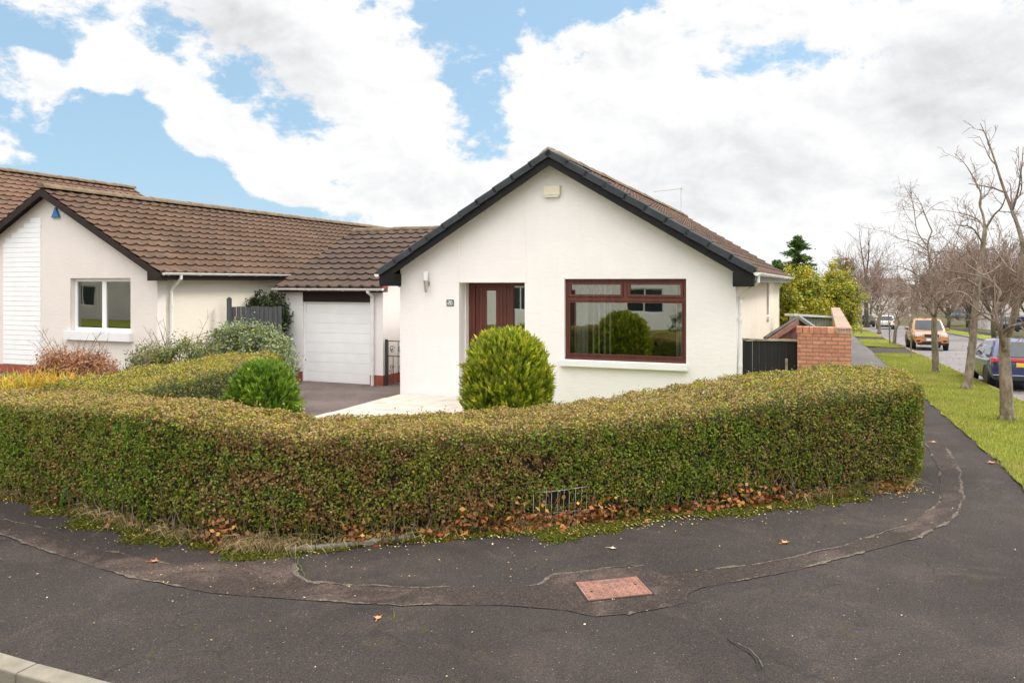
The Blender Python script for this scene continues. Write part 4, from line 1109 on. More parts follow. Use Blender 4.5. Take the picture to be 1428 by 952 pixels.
hts = [1.0, 1.0, 1.0, 1.04, 1.10, 1.17, 1.20, 1.14, 1.08, 1.05, 1.04, 1.05, 1.08, 1.14, 1.22, 1.27, 1.27]
hole = (.50, 7.99, .27, .17)
H1, core1, tw1 = hedge(front, back, hts, 5400, 0.0, tone_front, holes=[hole], seedo=1.7)
# the return along the footpath
def tone_ret(C, Nn, T, Z): return tone_front(C, Nn, T, Z)
H3, core3, tw3 = hedge([(5.03,9.50), (5.40,10.3), (5.80,11.4)], [(3.9,9.95), (4.2,10.8), (4.6,11.9)], [1.27, 1.27, 1.26], 5400, -.02, tone_ret, seedo=5.1)
hd = empty('hedge', (-.1, 7.9, 0), 0, 'long clipped hedge with bronze and green leaves wrapping the corner beside the pavement', 'hedge')
def shift(V, o): V = V.copy(); V -= np.array(o.location); return V
V = np.vstack([H1[0], H3[0]]); F = np.vstack([H1[1], H3[1]+len(H1[0])]); cc = np.vstack([H1[2], H3[2]])
np_mesh('foliage', shift(V, hd), F, cc, M['leaf'], hd)
def build_at(mb, name, m, parent):
    l = parent.location; mb.v = [(v[0]-l.x, v[1]-l.y, v[2]-l.z) for v in mb.v]; return mb.build(name, m, parent)
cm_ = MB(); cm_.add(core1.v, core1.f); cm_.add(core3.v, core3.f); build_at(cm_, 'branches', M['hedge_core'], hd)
tm_ = MB(); tm_.add(tw1.v, tw1.f); build_at(tm_, 'stems', M['twig'], hd)
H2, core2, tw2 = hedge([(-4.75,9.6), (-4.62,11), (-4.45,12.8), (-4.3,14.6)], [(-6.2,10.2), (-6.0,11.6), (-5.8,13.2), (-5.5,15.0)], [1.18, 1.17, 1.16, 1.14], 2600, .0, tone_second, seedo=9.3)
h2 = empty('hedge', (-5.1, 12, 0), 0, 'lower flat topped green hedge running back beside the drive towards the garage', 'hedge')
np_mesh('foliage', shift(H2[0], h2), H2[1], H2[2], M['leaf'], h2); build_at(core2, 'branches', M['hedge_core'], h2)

# wire panel showing through the hedge foot
wf = empty('wire_fence', (.24, 7.93, -.14), math.atan2(.24, .95), 'rusty pale wire mesh panel showing through the hedge foot', 'wire fence')
mb = MB(); 
mb.tube([(0, 0, .49), (.30, -.004, .50), (.56, 0, .52)], .003, 5); mb.tube([(0, .03, .26), (.6, .03, .27)], .002, 4)
for k in range(10): mb.tube([(-.02+k*.064, .02, .12+.05*(k % 3)), (-.02+k*.064+.006*(k % 3), -.004, .48+.03*(k % 3))], .0022, 4)
mb.build('mesh', M['wire_grey'], wf)
# low concrete edging at the hedge foot
ed = [G(398, 771), G(440, 768), G(500, 762), G(545, 756), G(580, 752)]
mb = MB()
for p, q in zip(ed[:-1], ed[1:]):
    d = (q-p).normalized(); s = Vector((-d.y, d.x, 0))*.06; a, b = p+d*.003, q-d*.003
    c = [a, b, b+s, a+s]; mb.add([v - Vector((0,0,.05)) for v in c] + [v + Vector((0,0,.045)) for v in c], [(3,2,1,0),(4,5,6,7),(0,1,5,4),(1,2,6,5),(2,3,7,6),(3,0,4,7)])
mb.build('edging_kerb', M['concrete'], kind='structure', bevel=.01)

# ------------------------------------------------------------------ ground cover at the hedge foot
foot = bez([(-8.6,10.3), (-7.3,9.6)] + [tuple(G(*p).xy) for p in [(0,690),(110,712),(200,738),(330,760),(400,764),(560,752),(700,738),(800,730),(1000,708),(1200,686),(1265,676)]], 400)
fd = np.gradient(foot, axis=0); fd = fd/np.linalg.norm(fd, axis=1, keepdims=True); fout = np.c_[fd[:, 1], -fd[:, 0]]
fx = foot[:, 0]
def along(m_, lo, hi):
    w = ((fx >= lo) & (fx <= hi)).astype(float); i = RNG.choice(len(fx), m_, p=w/w.sum()); return i
# moss: a cushion of tiny upright scales
def moss():
    Cs = []
    for lo, hi, wd, m_ in ((-5.2, -2.0, .40, 30000), (-2.0, .3, .26, 20000), (.2, 4.0, .46, 52000), (-7.5, -5.2, .16, 5000)):
        i = along(m_, lo, hi); d = RNG.beta(1.3, 2.2, m_)*wd*1.3 - .02
        e = np.array([mnoise.noise(Vector((foot[k, 0]*2.2, foot[k, 1]*2.2, 5))) + .6*mnoise.noise(Vector((foot[k, 0]*7, foot[k, 1]*7, 1))) for k in i])
        lim = wd*(.80 + .75*e); keep = RNG.random(m_) > np.clip(d/np.maximum(lim, .01), 0, 1.2)**2.2; i, d = i[keep], d[keep]
        xy = foot[i] + fout[i]*d[:, None] + RNG.normal(size=(len(i), 2))*.018
        Cs.append(np.c_[xy, [terrain(x, y) for x, y in xy] + RNG.random(len(i))*.012 + .004])
    C = np.vstack(Cs); n = len(C)
    c = pick([(.085,.10,.008), (.12,.13,.010), (.06,.07,.008), (.15,.14,.016)], n)
    V, F, cc = rand_leaves(C, np.tile([0, 0, 1.], (n, 1)), .026, .016, c, .8)
    np_mesh('moss', V, F, cc, M['leaf_dry'], kind='stuff')
moss()
# dry grass and weeds leaning out of the foot
def tufts(name, spans, pal, Lr, lean, wdt, mat_):
    P0, P1, P2, cs = [], [], [], []
    for lo, hi, m_, off in spans:
        i = along(m_, lo, hi); cl = np.array([mnoise.noise(Vector((foot[k, 0]*2.6, foot[k, 1]*2.6, 9))) for k in i]); keep = cl + RNG.normal(size=m_)*.25 > -.12; i = i[keep]; m2 = len(i)
        xy = foot[i] + fout[i]*(off + RNG.normal(size=m2)*.07)[:, None]; z = np.array([terrain(x, y) for x, y in xy])
        L = RNG.uniform(*Lr, m2); az = RNG.normal(size=m2)*.8; o = fout[i]
        dx = o[:, 0]*np.cos(az)-o[:, 1]*np.sin(az); dy = o[:, 0]*np.sin(az)+o[:, 1]*np.cos(az); ln = np.abs(RNG.normal(lean, .3, m2)).clip(.05, 1.3)
        a = np.c_[xy, z]; P0.append(a); P1.append(a + np.c_[dx*np.sin(ln)*.4, dy*np.sin(ln)*.4, .6*np.cos(ln*.7)]*L[:, None]); P2.append(a + np.c_[dx*np.sin(ln*1.25), dy*np.sin(ln*1.25), np.cos(ln*1.2)*.8]*L[:, None]); cs.append(pick(pal, m2))
    a, b, c, col = np.vstack(P0), np.vstack(P1), np.vstack(P2), np.vstack(cs); n = len(a)
    c[:, 2] = np.maximum(c[:, 2], a[:, 2]+.01)
    s = unit(np.cross(c-a, RNG.normal(size=(n, 3))))*wdt
    V = np.stack([a-s, a+s, b+s*.8, b-s*.8, c], 1).reshape(-1, 3); k = np.arange(n)*5
    F = np.vstack([np.c_[k, k+1, k+2, k+3]]); F3 = np.c_[k+3, k+2, k+4, k+4]
    # the tip as a second narrow quad
    V = np.stack([a-s, a+s, b+s*.8, b-s*.8, c+s*.15, c-s*.15], 1).reshape(-1, 3); k = np.arange(n)*6
    F = np.vstack([np.c_[k, k+1, k+2, k+3], np.c_[k+3, k+2, k+4, k+5]])
    np_mesh(name, V, F, np.repeat(col, 6, axis=0), mat_, kind='stuff')
tufts('dry_grass', [(-3.4, -1.6, 1000, .02), (-5.0, -3.4, 450, .02), (-8, -5, 350, .03), (-1.6, .6, 220, 0), (3.2, 5.0, 350, .03)], [(.46,.33,.17), (.54,.40,.22), (.38,.25,.13), (.30,.26,.10), (.60,.46,.28)], (.08, .27), .85, .0026, M['leaf_dry'])
tufts('weeds', [(-5.5, 5.0, 1500, .02), (3.4, 5.0, 700, .05)], [(.10,.13,.02), (.14,.16,.03), (.08,.09,.025)], (.06, .20), .7, .005, M['blade'])
# fallen leaves: drifts under the hedge, small yellow ones over the moss and the asphalt
def litter():
    Vs, Fs, Cc = [], [], []; base = 0
    def put(xy, z, L, W_, pal, spread, cup=.25):
        nonlocal base
        n = len(xy); C = np.c_[xy, z]; V, F, cc = rand_leaves(C, np.tile([0, 0, 1.], (n, 1)), L, W_, pick(pal, n), spread)
        Vs.append(V); Fs.append(F+base); Cc.append(cc); base += len(V)
    BIG = [(.44,.17,.05), (.52,.24,.06), (.34,.11,.04), (.28,.15,.07), (.54,.31,.09), (.32,.075,.035), (.36,.20,.10), (.20,.10,.05)]
    for lo, hi, m_ in ((-1.6, .4, 330), (-.2, 1.6, 560), (1.5, 4.9, 950), (-3.1, -2.4, 120), (-8, -3, 240)):
        i = along(m_, lo, hi); d = RNG.normal(-.02, .09, m_); xy = foot[i]+fout[i]*d[:, None]
        put(xy, np.array([terrain(x, y) for x, y in xy]) + np.abs(RNG.normal(size=m_))*.05*np.exp(-np.maximum(d, 0)*9)+.012, RNG.uniform(.035, .085, m_), RNG.uniform(.025, .06, m_), BIG, .75)
    for cx, cz, m_, r in ((.15, .15, 60, .14), (-.45, .14, 60, .13), (-2.75, .14, 80, .12), (.95, .13, 70, .18), (.65, .10, 70, .2), (-1.5, .12, 40, .12), (2.6, .12, 90, .3)):   # leaves caught in the hedge foot
        k = np.argmin(np.abs(fx-cx)); xy = foot[k] + fd[k]*(RNG.normal(size=m_)*r)[:, None] + fout[k]*(.03+np.abs(RNG.normal(size=m_))*.05)[:, None]
        put(xy, np.abs(RNG.normal(cz, cz*.6, m_)), RNG.uniform(.04, .075, m_), RNG.uniform(.03, .05, m_), BIG, 1.3)
    YEL = [(.62,.47,.12), (.70,.58,.22), (.55,.36,.08), (.66,.60,.38)]
    for lo, hi, m_, sd in ((-2.0, .3, 140, .12), (.3, 3.2, 620, .17), (-5, -2, 110, .12), (3, 5, 120, .15), (-8, -5, 40, .1)):
        i = along(m_, lo, hi); d = .06+np.abs(RNG.normal(size=m_))*sd; xy = foot[i]+fout[i]*d[:, None]
        put(xy, np.array([terrain(x, y) for x, y in xy])+.016, RNG.uniform(.012, .034, m_), RNG.uniform(.009, .022, m_), YEL, .25)
    i = along(330, -6, 4.5); d = RNG.exponential(.55, 330); xy = foot[i]+fout[i]*d[:, None]
    put(xy, np.array([terrain(x, y) for x, y in xy])+.011, RNG.uniform(.008, .024, 330), RNG.uniform(.006, .017, 330), YEL + [(.45,.30,.14), (.6,.57,.5)], .2)
    m_ = 160; xy = np.c_[RNG.uniform(-4, 4, m_), RNG.uniform(4.3, 7.2, m_)]
    put(xy, np.full(m_, .010), RNG.uniform(.006, .016, m_), RNG.uniform(.005, .012, m_), [(.5,.45,.38), (.55,.42,.2), (.35,.3,.25)], .2)
    a_ = RNG.uniform(2.2, 11.3, 900); a_[:500] = RNG.normal(4.35, .25, 500); b_ = RNG.uniform(14, 100, 900); xy = np.stack(ab(a_, b_), 1)   # along the street gutter
    put(xy, np.array([terrain(x, y) for x, y in xy]) + np.where(a_ > 4.45, -.10, .035), RNG.uniform(.05, .12, 900), RNG.uniform(.04, .09, 900), BIG, .3)
    np_mesh('fallen_leaves', np.vstack(Vs), np.vstack(Fs), np.vstack(Cc), M['leaf_dry'], kind='stuff')
litter()
def maple_leaf(px, py, size, rot, label, col, curl=.35):
    g = G(px, py); m_, nt, b = _bsdf('leaf_single'); b.inputs['Base Color'].default_value = (*col, 1); b.inputs['Roughness'].default_value = .7
    o = empty('fallen_leaf', (g.x, g.y, g.z+.006), rot, label, 'leaf', 'large fallen leaves on the pavement')
    pts = []
    for k in range(20):
        a = 2*math.pi*k/20; r = size*(.62 + .38*abs(math.cos(2.5*a)))*(1 if k % 2 == 0 else .62); x, y = r*math.cos(a)*.5, r*math.sin(a)*.5
        pts.append((x, y, curl*(x*x+y*y)/size + .25*abs(y)))
    mb = MB(); mb.add([(0, 0, .0)] + pts, [(0, 1+k, 1+(k+1) % 20) for k in range(20)]); mb.build('blade', m_, o)
    mb = MB(); mb.tube([(-size*.2, 0, .004), (-size*.55, .01, .012), (-size*.9, .03, .006)], .0025, 4); mb.build('stalk', m_, o)
maple_leaf(216, 784, .085, .4, 'curled orange leaf alone between the two joint lines on the pavement', (.50,.20,.08), .8)
maple_leaf(527, 862, .075, 1.9, 'pale orange star shaped leaf with stalk beyond the trench strip', (.52,.24,.11), .3)
maple_leaf(1095, 757, .09, .9, 'bright orange leaf on dark asphalt above the curving joint', (.62,.25,.06), .5)
maple_leaf(1303, 617, .12, .1, 'light tan leaf on the side footpath next to the hedge end', (.55,.30,.17), .2)
maple_leaf(1382, 646, .13, 2.6, 'orange brown leaf at the grass edge of the footpath', (.50,.22,.09), .4)
maple_leaf(855, 765, .075, .3, 'whitish withered leaf near the mossy edge of the hedge', (.52,.42,.30), .2)

# ================================================================== grass blades
def blades(name, pts, hgt, wdt, pal):
    n = len(pts); L = RNG.uniform(.5, 1.2, n)*hgt; az = RNG.random(n)*6.28; ln = np.abs(RNG.normal(.5, .3, n))
    tip = pts + np.c_[np.cos(az)*np.sin(ln), np.sin(az)*np.sin(ln), np.cos(ln)]*L[:, None]
    s = np.c_[-np.sin(az), np.cos(az), np.zeros(n)]*wdt
    V = np.stack([pts-s, pts+s, tip+s*.3, tip-s*.3], 1).reshape(-1, 3)
    cb_ = pick(pal, n); pt = np.array([mnoise.noise(Vector((x*.8, y*.8, 3))) + .6*mnoise.noise(Vector((x*2.6, y*2.6, 7))) for x, y, z in pts]); dry = (pt + RNG.normal(size=n)*.18) > .42; cb_[dry] = pick([(.34,.27,.11), (.28,.25,.07), (.24,.17,.08)], dry.sum()); cb_ *= (1 + .28*pt[:, None]).clip(.6, 1.3)
    np_mesh(name, V, np.arange(4*n).reshape(n, 4), np.repeat(cb_, 4, axis=0), M['blade'], kind='stuff')
GP = [(.21,.25,.035), (.26,.29,.04), (.30,.30,.05), (.17,.21,.03), (.38,.33,.10), (.24,.29,.03)]
def verge_pts(b0, b1, n, first):
    b = b0 + (b1-b0)*RNG.random(n)**1.4; a = RNG.uniform(2.22, 4.32, n); d = np.minimum(b-b0 if not first else 9, b1-b)
    k = a > 2.25 + np.maximum(0, .9-d)*.9 - .02; a, b = a[k], b[k]
    return np.c_[np.stack(ab(a, b), 1), [terrain_b(x)+.018 for x in b]]
blades('grass', np.vstack([verge_pts(8.05, 42.5, 96000, True), verge_pts(49.5, 62.5, 9000, False), verge_pts(68, 86, 5000, False)]), .055, .0045, GP)

# ================================================================== shrubs
def clump_shrub(name, c, rad, nclump, per, L, W_, pal, label, cat, seed=1, up=.3, flat=1.0, spread=.8, tippal=None, tipw=.25, bare=0, shape=None, stem=True, cr=(.10, .22)):
    rr = np.random.default_rng(seed); c = np.array(c, float); rad = np.array(rad, float)
    d = unit(rr.normal(size=(nclump, 3))); d = np.sign(d)*np.abs(d)**.7; d[:, 2] = np.abs(d[:, 2])*1.0 - .15*rr.random(nclump)
    rr_ = rr.random(nclump)**.30
    cen = d*rr_[:, None]*rad
    if shape is not None: cen = shape(cen, rad)
    idx = np.repeat(np.arange(nclump), per); n = len(idx)
    rc = rr.uniform(*cr, nclump)[idx]
    off = rr.normal(size=(n, 3))*.5; pos = cen[idx] + off*rc[:, None]
    nrm = unit(cen[idx]/rad + off*.8 + np.array([0, 0, up]))
    base = np.array(pal)[rr.integers(0, len(pal), nclump)][idx]
    col = base*(1+rr.normal(size=(n, 1))*.18).clip(.55, 1.5)
    if tippal is not None:
        hi = (np.linalg.norm(pos/rad, axis=1) > .86) & (rr.random(n) < tipw); col[hi] = np.array(tippal)[rr.integers(0, len(tippal), hi.sum())]
    V, F, cc = rand_leaves(pos, nrm, rr.normal(L, L*.2, n).clip(L*.5, L*1.6), rr.normal(W_, W_*.2, n).clip(W_*.5, W_*1.6), col, spread, up)
    root = empty(name, tuple(c), 0, label, cat)
    keep = (V[:, 2]+c[2]).reshape(-1, 4).min(1) > c[2]-.08
    np_mesh('foliage', V, F[keep], cc, M['leaf'], root)
    if stem:
        mb = MB(); r2 = random.Random(seed)
        for k in range(min(nclump, 34)):
            e = Vector(cen[k]); s = Vector((r2.uniform(-.12, .12)*rad[0], r2.uniform(-.12, .12)*rad[1], -.05)); mid = s.lerp(e, .5) + Vector((r2.uniform(-.06, .06), r2.uniform(-.06, .06), .05))
            mb.tube([s, mid, e], [.014, .009, .004], 5, cap=False)
        for k in range(bare):
            az = r2.uniform(0, 6.28); l = r2.uniform(.7, 1.25); e = Vector((math.cos(az)*rad[0]*l*.8, math.sin(az)*rad[1]*l*.6, rad[2]*r2.uniform(.8, 1.45)))
            mid = e*.55 + Vector((0, 0, .1)); mb.tube([Vector((0, 0, 0)), mid, e], [.008, .006, .0025], 4, cap=False)
            for q in range(3):
                p = mid.lerp(e, r2.uniform(.1, .9)); mb.tube([p, p + Vector((r2.uniform(-.2, .2), r2.uniform(-.2, .2), r2.uniform(.02, .2)))], [.004, .002], 3, cap=False)
        mb.build('stems', M['twig'], root)
    return root
# clipped golden conifer in front of the picture window: upright sprays on a rounded drum
def spray_conifer(c, rx, h, n, pal, tip, label, seed, pointed=0.0, L=(.13, .25), outw=.48, core=True, loose=0.0):
    rr = np.random.default_rng(seed)
    t = rr.random(n)**.85; az = rr.random(n)*2*math.pi
    def prof(t):
        if pointed: return (1-t**1.6)**.62*(.72+.28*np.clip(t*4, 0, 1))
        return np.where(t < .52, .86+.14*np.sin(t/.52*math.pi/2), np.sqrt(np.clip(1-(np.clip(t-.52, 0, 1)/.48)**2.1, 0, 1)))
    lump = np.array([mnoise.noise(Vector((math.cos(a)*1.9+seed, math.sin(a)*1.9, q*2.6)))*.5 + mnoise.noise(Vector((math.cos(a)*5+seed, math.sin(a)*5, q*6)))*.5 for a, q in zip(az, t)])
    r = prof(t)*rx*(1+lump*(.20+loose) - np.abs(rr.normal(size=n))*.085)
    base = np.c_[np.cos(az)*r, np.sin(az)*r, t*h*(1+lump*.03)]
    nd = np.c_[np.cos(az), np.sin(az), np.clip((t-.5)*2.2, 0, 1.4)]
    ax = unit(nd*outw + np.array([0, 0, 1.0]) + rr.normal(size=(n, 3))*.34)
    k = 9; ln = rr.uniform(*L, n)
    idx = np.repeat(np.arange(n), k); f = np.tile(np.linspace(.05, 1, k), n)
    sidev = unit(np.cross(ax, rr.normal(size=(n, 3))))[idx]; sg = np.tile([1, -1]*5, n).reshape(n, 10)[:, :k].ravel()
    pos = base[idx] + ax[idx]*(ln[idx]*f*.85)[:, None] + sidev*(sg*ln[idx]*.17*(1-f*.75))[:, None]
    axis = unit(ax[idx] + sidev*(sg*.75*(1-f*.6))[:, None] + rr.normal(size=(n*k, 3))*.12)
    wid = unit(np.cross(axis, nd[idx] + rr.normal(size=(n*k, 3))*.4))
    pc = np.array(pal)[rr.integers(0, len(pal), n)][idx]; tc = np.array(tip)[rr.integers(0, len(tip), n)][idx]
    tw = (np.clip((f-.35)*1.3, 0, 1)*np.clip(.25+rr.normal(size=n)*.35+lump*.9+.25, 0, 1)[idx])[:, None]
    col = (pc*(1-tw)+tc*tw)*(1+rr.normal(size=(n*k, 1))*.12).clip(.6, 1.4)
    V, F, cc = leaf_quads(pos, axis, wid, ln[idx]*.42, ln[idx]*.42*.34, col, .1)
    root = empty('conifer_bush', tuple(c), 0, label, 'bush')
    np_mesh('foliage', V, F, cc, M['leaf'], root)
    mb = MB(); vs = []; nr = 12; na = 18
    for i in range(nr+1):
        q = i/nr*.97; rad = float(prof(np.array([q]))[0])*rx*.76
        for j in range(na): vs.append((math.cos(2*math.pi*j/na)*rad, math.sin(2*math.pi*j/na)*rad, q*h*.93))
    mb.add(vs, [(i*na+j, i*na+(j+1) % na, (i+1)*na+(j+1) % na, (i+1)*na+j) for i in range(nr) for j in range(na)] + [tuple(range(nr*na, (nr+1)*na))])
    mb.build('branches', M['hedge_core'], root)
    return root
spray_conifer((P(707, 600, 11.5).x, 11.5, 0.05), .585, 1.60, 4600, [(.13,.19,.014), (.18,.23,.016), (.09,.14,.012)], [(.54,.54,.025), (.42,.48,.025), (.62,.56,.04)], 'round topped golden conifer bush in front of the door and picture window', 4)
spray_conifer((P(366, 600, 11.2).x, 11.2, .0), .43, 1.22, 2600, [(.085,.17,.016), (.11,.21,.018), (.06,.125,.014)], [(.24,.37,.025), (.20,.31,.025), (.32,.40,.035)], 'bright green feathery conifer bush at the end of the drive hedge', 6, pointed=0, L=(.10, .24), outw=.9, loose=.10)
spx = P(345, 560, 16.6)
clump_shrub('shrub', (spx.x, 16.6, .25), (1.02, .7, 1.42), 430, 66, .080, .034, [(.17,.22,.09), (.22,.27,.13), (.12,.17,.055), (.26,.29,.15)], 'grey green bushy shrub in front of the garden fence by the garage', 'shrub', 3, up=.5, tippal=[(.40,.42,.30), (.42,.36,.06)], tipw=.16)
spx = P(247, 500, 15.4)
clump_shrub('shrub', (spx.x, 15.4, .3), (.95, .6, 1.12), 300, 56, .075, .024, [(.09,.14,.035), (.12,.17,.04), (.22,.22,.06)], 'loose straggly shrub with bare yellowish twigs under the white downpipe', 'shrub', 5, up=.8, bare=26, tippal=[(.34,.30,.07)], tipw=.2)
spx = P(200, 500, 14.6)
clump_shrub('shrub', (spx.x, 14.6, .3), (.34, .3, .66), 80, 46, .075, .024, [(.06,.09,.03), (.09,.12,.04)], 'small dark green shrub at the corner of the cream bungalow', 'shrub', 7, up=.8, bare=7)
spx = P(103, 520, 14.0)
clump_shrub('shrub', (spx.x, 14.0, .36), (.74, .5, .92), 420, 56, .075, .020, [(.34,.15,.07), (.42,.22,.11), (.28,.13,.065), (.46,.28,.16)], 'rusty brown twiggy shrub under the white two-pane window', 'shrub', 8, up=.9, bare=34, spread=1.1)
spx = P(372, 430, 19.6)
clump_shrub('evergreen_shrub', (spx.x, 19.6, .9), (.56, .42, 1.45), 210, 46, .09, .045, [(.05,.075,.022), (.07,.10,.03), (.035,.055,.018)], 'dark glossy evergreen rising behind the grey board fence', 'shrub', 9, up=.3)
# yellow strap leaved plant at the neighbour's border
def strap_plant(c, r, n, pal, label):
    rr = np.random.default_rng(12); az = rr.random(n)*6.28; d = np.sqrt(rr.random(n))*r
    a = np.c_[np.cos(az)*d*1.5, np.sin(az)*d*.6, np.zeros(n)]; dirz = rr.random(n)*6.28; L = rr.uniform(.45, .85, n); ln = np.abs(rr.normal(.45, .25, n))
    b = a + np.c_[np.cos(dirz)*np.sin(ln)*.4, np.sin(dirz)*np.sin(ln)*.4, .65*np.ones(n)]*L[:, None]; e = a + np.c_[np.cos(dirz)*np.sin(ln)*1.1, np.sin(dirz)*np.sin(ln)*1.1, .9*np.cos(ln)]*L[:, None]
    s = np.c_[-np.sin(dirz), np.cos(dirz), np.zeros(n)]*.009
    V = np.stack([a-s, a+s, b+s, b-s, e+s*.2, e-s*.2], 1).reshape(-1, 3); k = np.arange(n)*6
    root = empty('strap_leaf_plant', c, 0, label, 'plant')
    np_mesh('foliage', V, np.vstack([np.c_[k, k+1, k+2, k+3], np.c_[k+3, k+2, k+4, k+5]]), np.repeat(pick(pal, n), 6, axis=0), M['blade'], root)
p = P(30, 530, 12.6); strap_plant((p.x, 12.6, .38), .75, 1100, [(.55,.34,.03), (.46,.36,.05), (.36,.36,.05), (.58,.27,.03)], 'bright yellow strap leaved plant at the edge of the neighbouring garden')

# ================================================================== trees
class Tree:
    def __init__(s, seed): s.trunk = MB(); s.twig = MB(); s.r = random.Random(seed)
def plerp(pts, t):
    L = [0]
    for p, q in zip(pts[:-1], pts[1:]): L.append(L[-1] + (q-p).length)
    x = t*L[-1]
    for i in range(len(pts)-1):
        if x <= L[i+1] or i == len(pts)-2:
            f = (x-L[i])/max(L[i+1]-L[i], 1e-6); return pts[i].lerp(pts[i+1], f), (pts[i+1]-pts[i]).normalized(), L[-1]
def bough(tr, pts, r0, r1, lvl, prm):
    r = tr.r; n = [9, 7, 5, 3, 3][min(lvl, 4)]; m_ = len(pts)
    rad = [r0 + (r1-r0)*i/(m_-1) for i in range(m_)]
    (tr.trunk if lvl <= 1 else tr.twig).tube(pts, rad, n, cap=lvl == 0)
    if lvl >= prm['max']: return
    _, _, L = plerp(pts, .5)
    cnt = max(1, int(L*prm['dens'][lvl] + r.random())); t0 = prm.get('t0', (.45, .15, .1, .1))[min(lvl, 3)]
    for k in range(cnt):
        t = t0 + (1-t0)*(k + r.random())/cnt; p, d, _ = plerp(pts, min(t, .999))
        rr = r0 + (r1-r0)*t
        ang = math.radians(r.uniform(*prm['ang'])); az = r.uniform(0, 6.28)
        u = d.orthogonal().normalized(); v = d.cross(u); side = u*math.cos(az) + v*math.sin(az)
        nd = (d*math.cos(ang) + side*math.sin(ang) + Vector((0, 0, prm['up'][min(lvl, len(prm['up'])-1)]))).normalized()
        ln = prm['len'][lvl]*(1-.45*t)*r.uniform(.55, 1.25); ns = prm['segs'][lvl]; q = [p]; cur = nd; 
        for s in range(ns):
            cur = (cur + Vector((r.gauss(0, prm['wig']), r.gauss(0, prm['wig']), r.gauss(0, prm['wig']) + prm['grav'][min(lvl, len(prm['grav'])-1)]))).normalized(); q.append(q[-1] + cur*(ln/ns))
        cr = max(prm['rmin'], min(rr*.72, prm['rad'][lvl]))
        bough(tr, q, cr, max(prm['rmin']*.6, cr*.35), lvl+1, prm)
def finish(tr, name, base, label, cat='tree', group=None, twig='twig', bark='bark'):
    root = empty(name, base, 0, label, cat, group); l = root.location
    for mb in (tr.trunk, tr.twig): mb.v = [(v[0]-l.x, v[1]-l.y, v[2]-l.z) for v in mb.v]
    tr.trunk.build('trunk', M[bark], root, smooth=True)
    if tr.twig.v: tr.twig.build('crown', M[twig], root, smooth=True)
    return root
PRM = dict(max=4, dens=(.0, 3.4, 6.2, 7.0), len=(2.2, 1.25, .62, .30), segs=(6, 6, 4, 3), ang=(28, 68), up=(.25, .22, .12, .1), grav=(.04, .05, .03), wig=.13, rmin=.0055, rad=(.06, .022, .012, .007))
VG = 'bare street trees on the grass verge'
def px_tree(base_px, limbs, label, seed, prm, twig='twig', bark='bark', group=VG, name='bare_tree'):
    """limbs: (polyline in photo pixels with depth steps, r0, r1, level)"""
    g = G(*base_px); Y = g.y; tr = Tree(seed)
    for pl, r0, r1, lvl in limbs:
        pts = [P(x, y, Y + dy) for x, y, dy in pl]; r0 *= .76 if lvl == 0 else .66; r1 *= .76 if lvl == 0 else .6; pm = dict(prm, dens=(prm['dens'][0], prm['dens'][1]*.75, prm['dens'][2]*.95, prm['dens'][3]*1.1), len=tuple(v*.72 for v in prm['len'])) if min(y for _, y, _ in pl) < 330 else prm
        if pl[0][:2] == base_px[:2]: pts[0] = g - Vector((0, 0, .1)); 
        q = [Vector(v) for v in bez([tuple(p) for p in pts], max(4, len(pts)*3))]
        bough(tr, q, r0, r1, lvl, pm)
    if True:     # root flare
        for k in range(6):
            az = k*1.05+.3; r0 = limbs[0][1]*.76; tr.trunk.tube([g + Vector((0, 0, r0*1.6)), g + Vector((math.cos(az)*r0*.9, math.sin(az)*r0*.9, r0*.35)), g + Vector((math.cos(az)*r0*1.5, math.sin(az)*r0*1.5, -.06))], [r0*.5, r0*.42, r0*.2], 6)
    return finish(tr, name, tuple(g), label, group=group, twig=twig, bark=bark)
px_tree((1404, 587), [
    ([(1404,587,0), (1403,545,0), (1401,505,.05), (1401,470,.05)], .165, .125, 0),
    ([(1400,474,.05), (1391,452,.1), (1388,436,.2), (1393,420,.3), (1394,404,.4), (1381,392,.6), (1362,378,.9), (1345,366,1.1)], .075, .018, 1),
    ([(1393,420,.3), (1402,405,.1), (1412,396,-.2), (1420,392,-.5), (1440,380,-.8)], .045, .012, 1),
    ([(1405,468,.05), (1413,446,-.1), (1419,412,-.2), (1424,380,-.3), (1427,348,-.3), (1421,320,-.2), (1411,292,0), (1398,258,.2), (1386,220,.3), (1376,192,.4), (1367,172,.5)], .105, .010, 1),
    ([(1411,296,0), (1419,270,-.2), (1424,240,-.4), (1427,205,-.6)], .035, .008, 1),
    ([(1401,462,0), (1412,455,-.5), (1430,450,-.9), (1455,430,-1.3), (1470,395,-1.5)], .06, .015, 1),
    ([(1424,384,-.3), (1405,372,.3), (1390,352,.8), (1372,346,1.2)], .03, .008, 1),
    ], 'stout forked bare street tree at the picture edge in front of the blue hatchback', 21, dict(PRM, dens=(0, 2.8, 5.2, 5.6)))
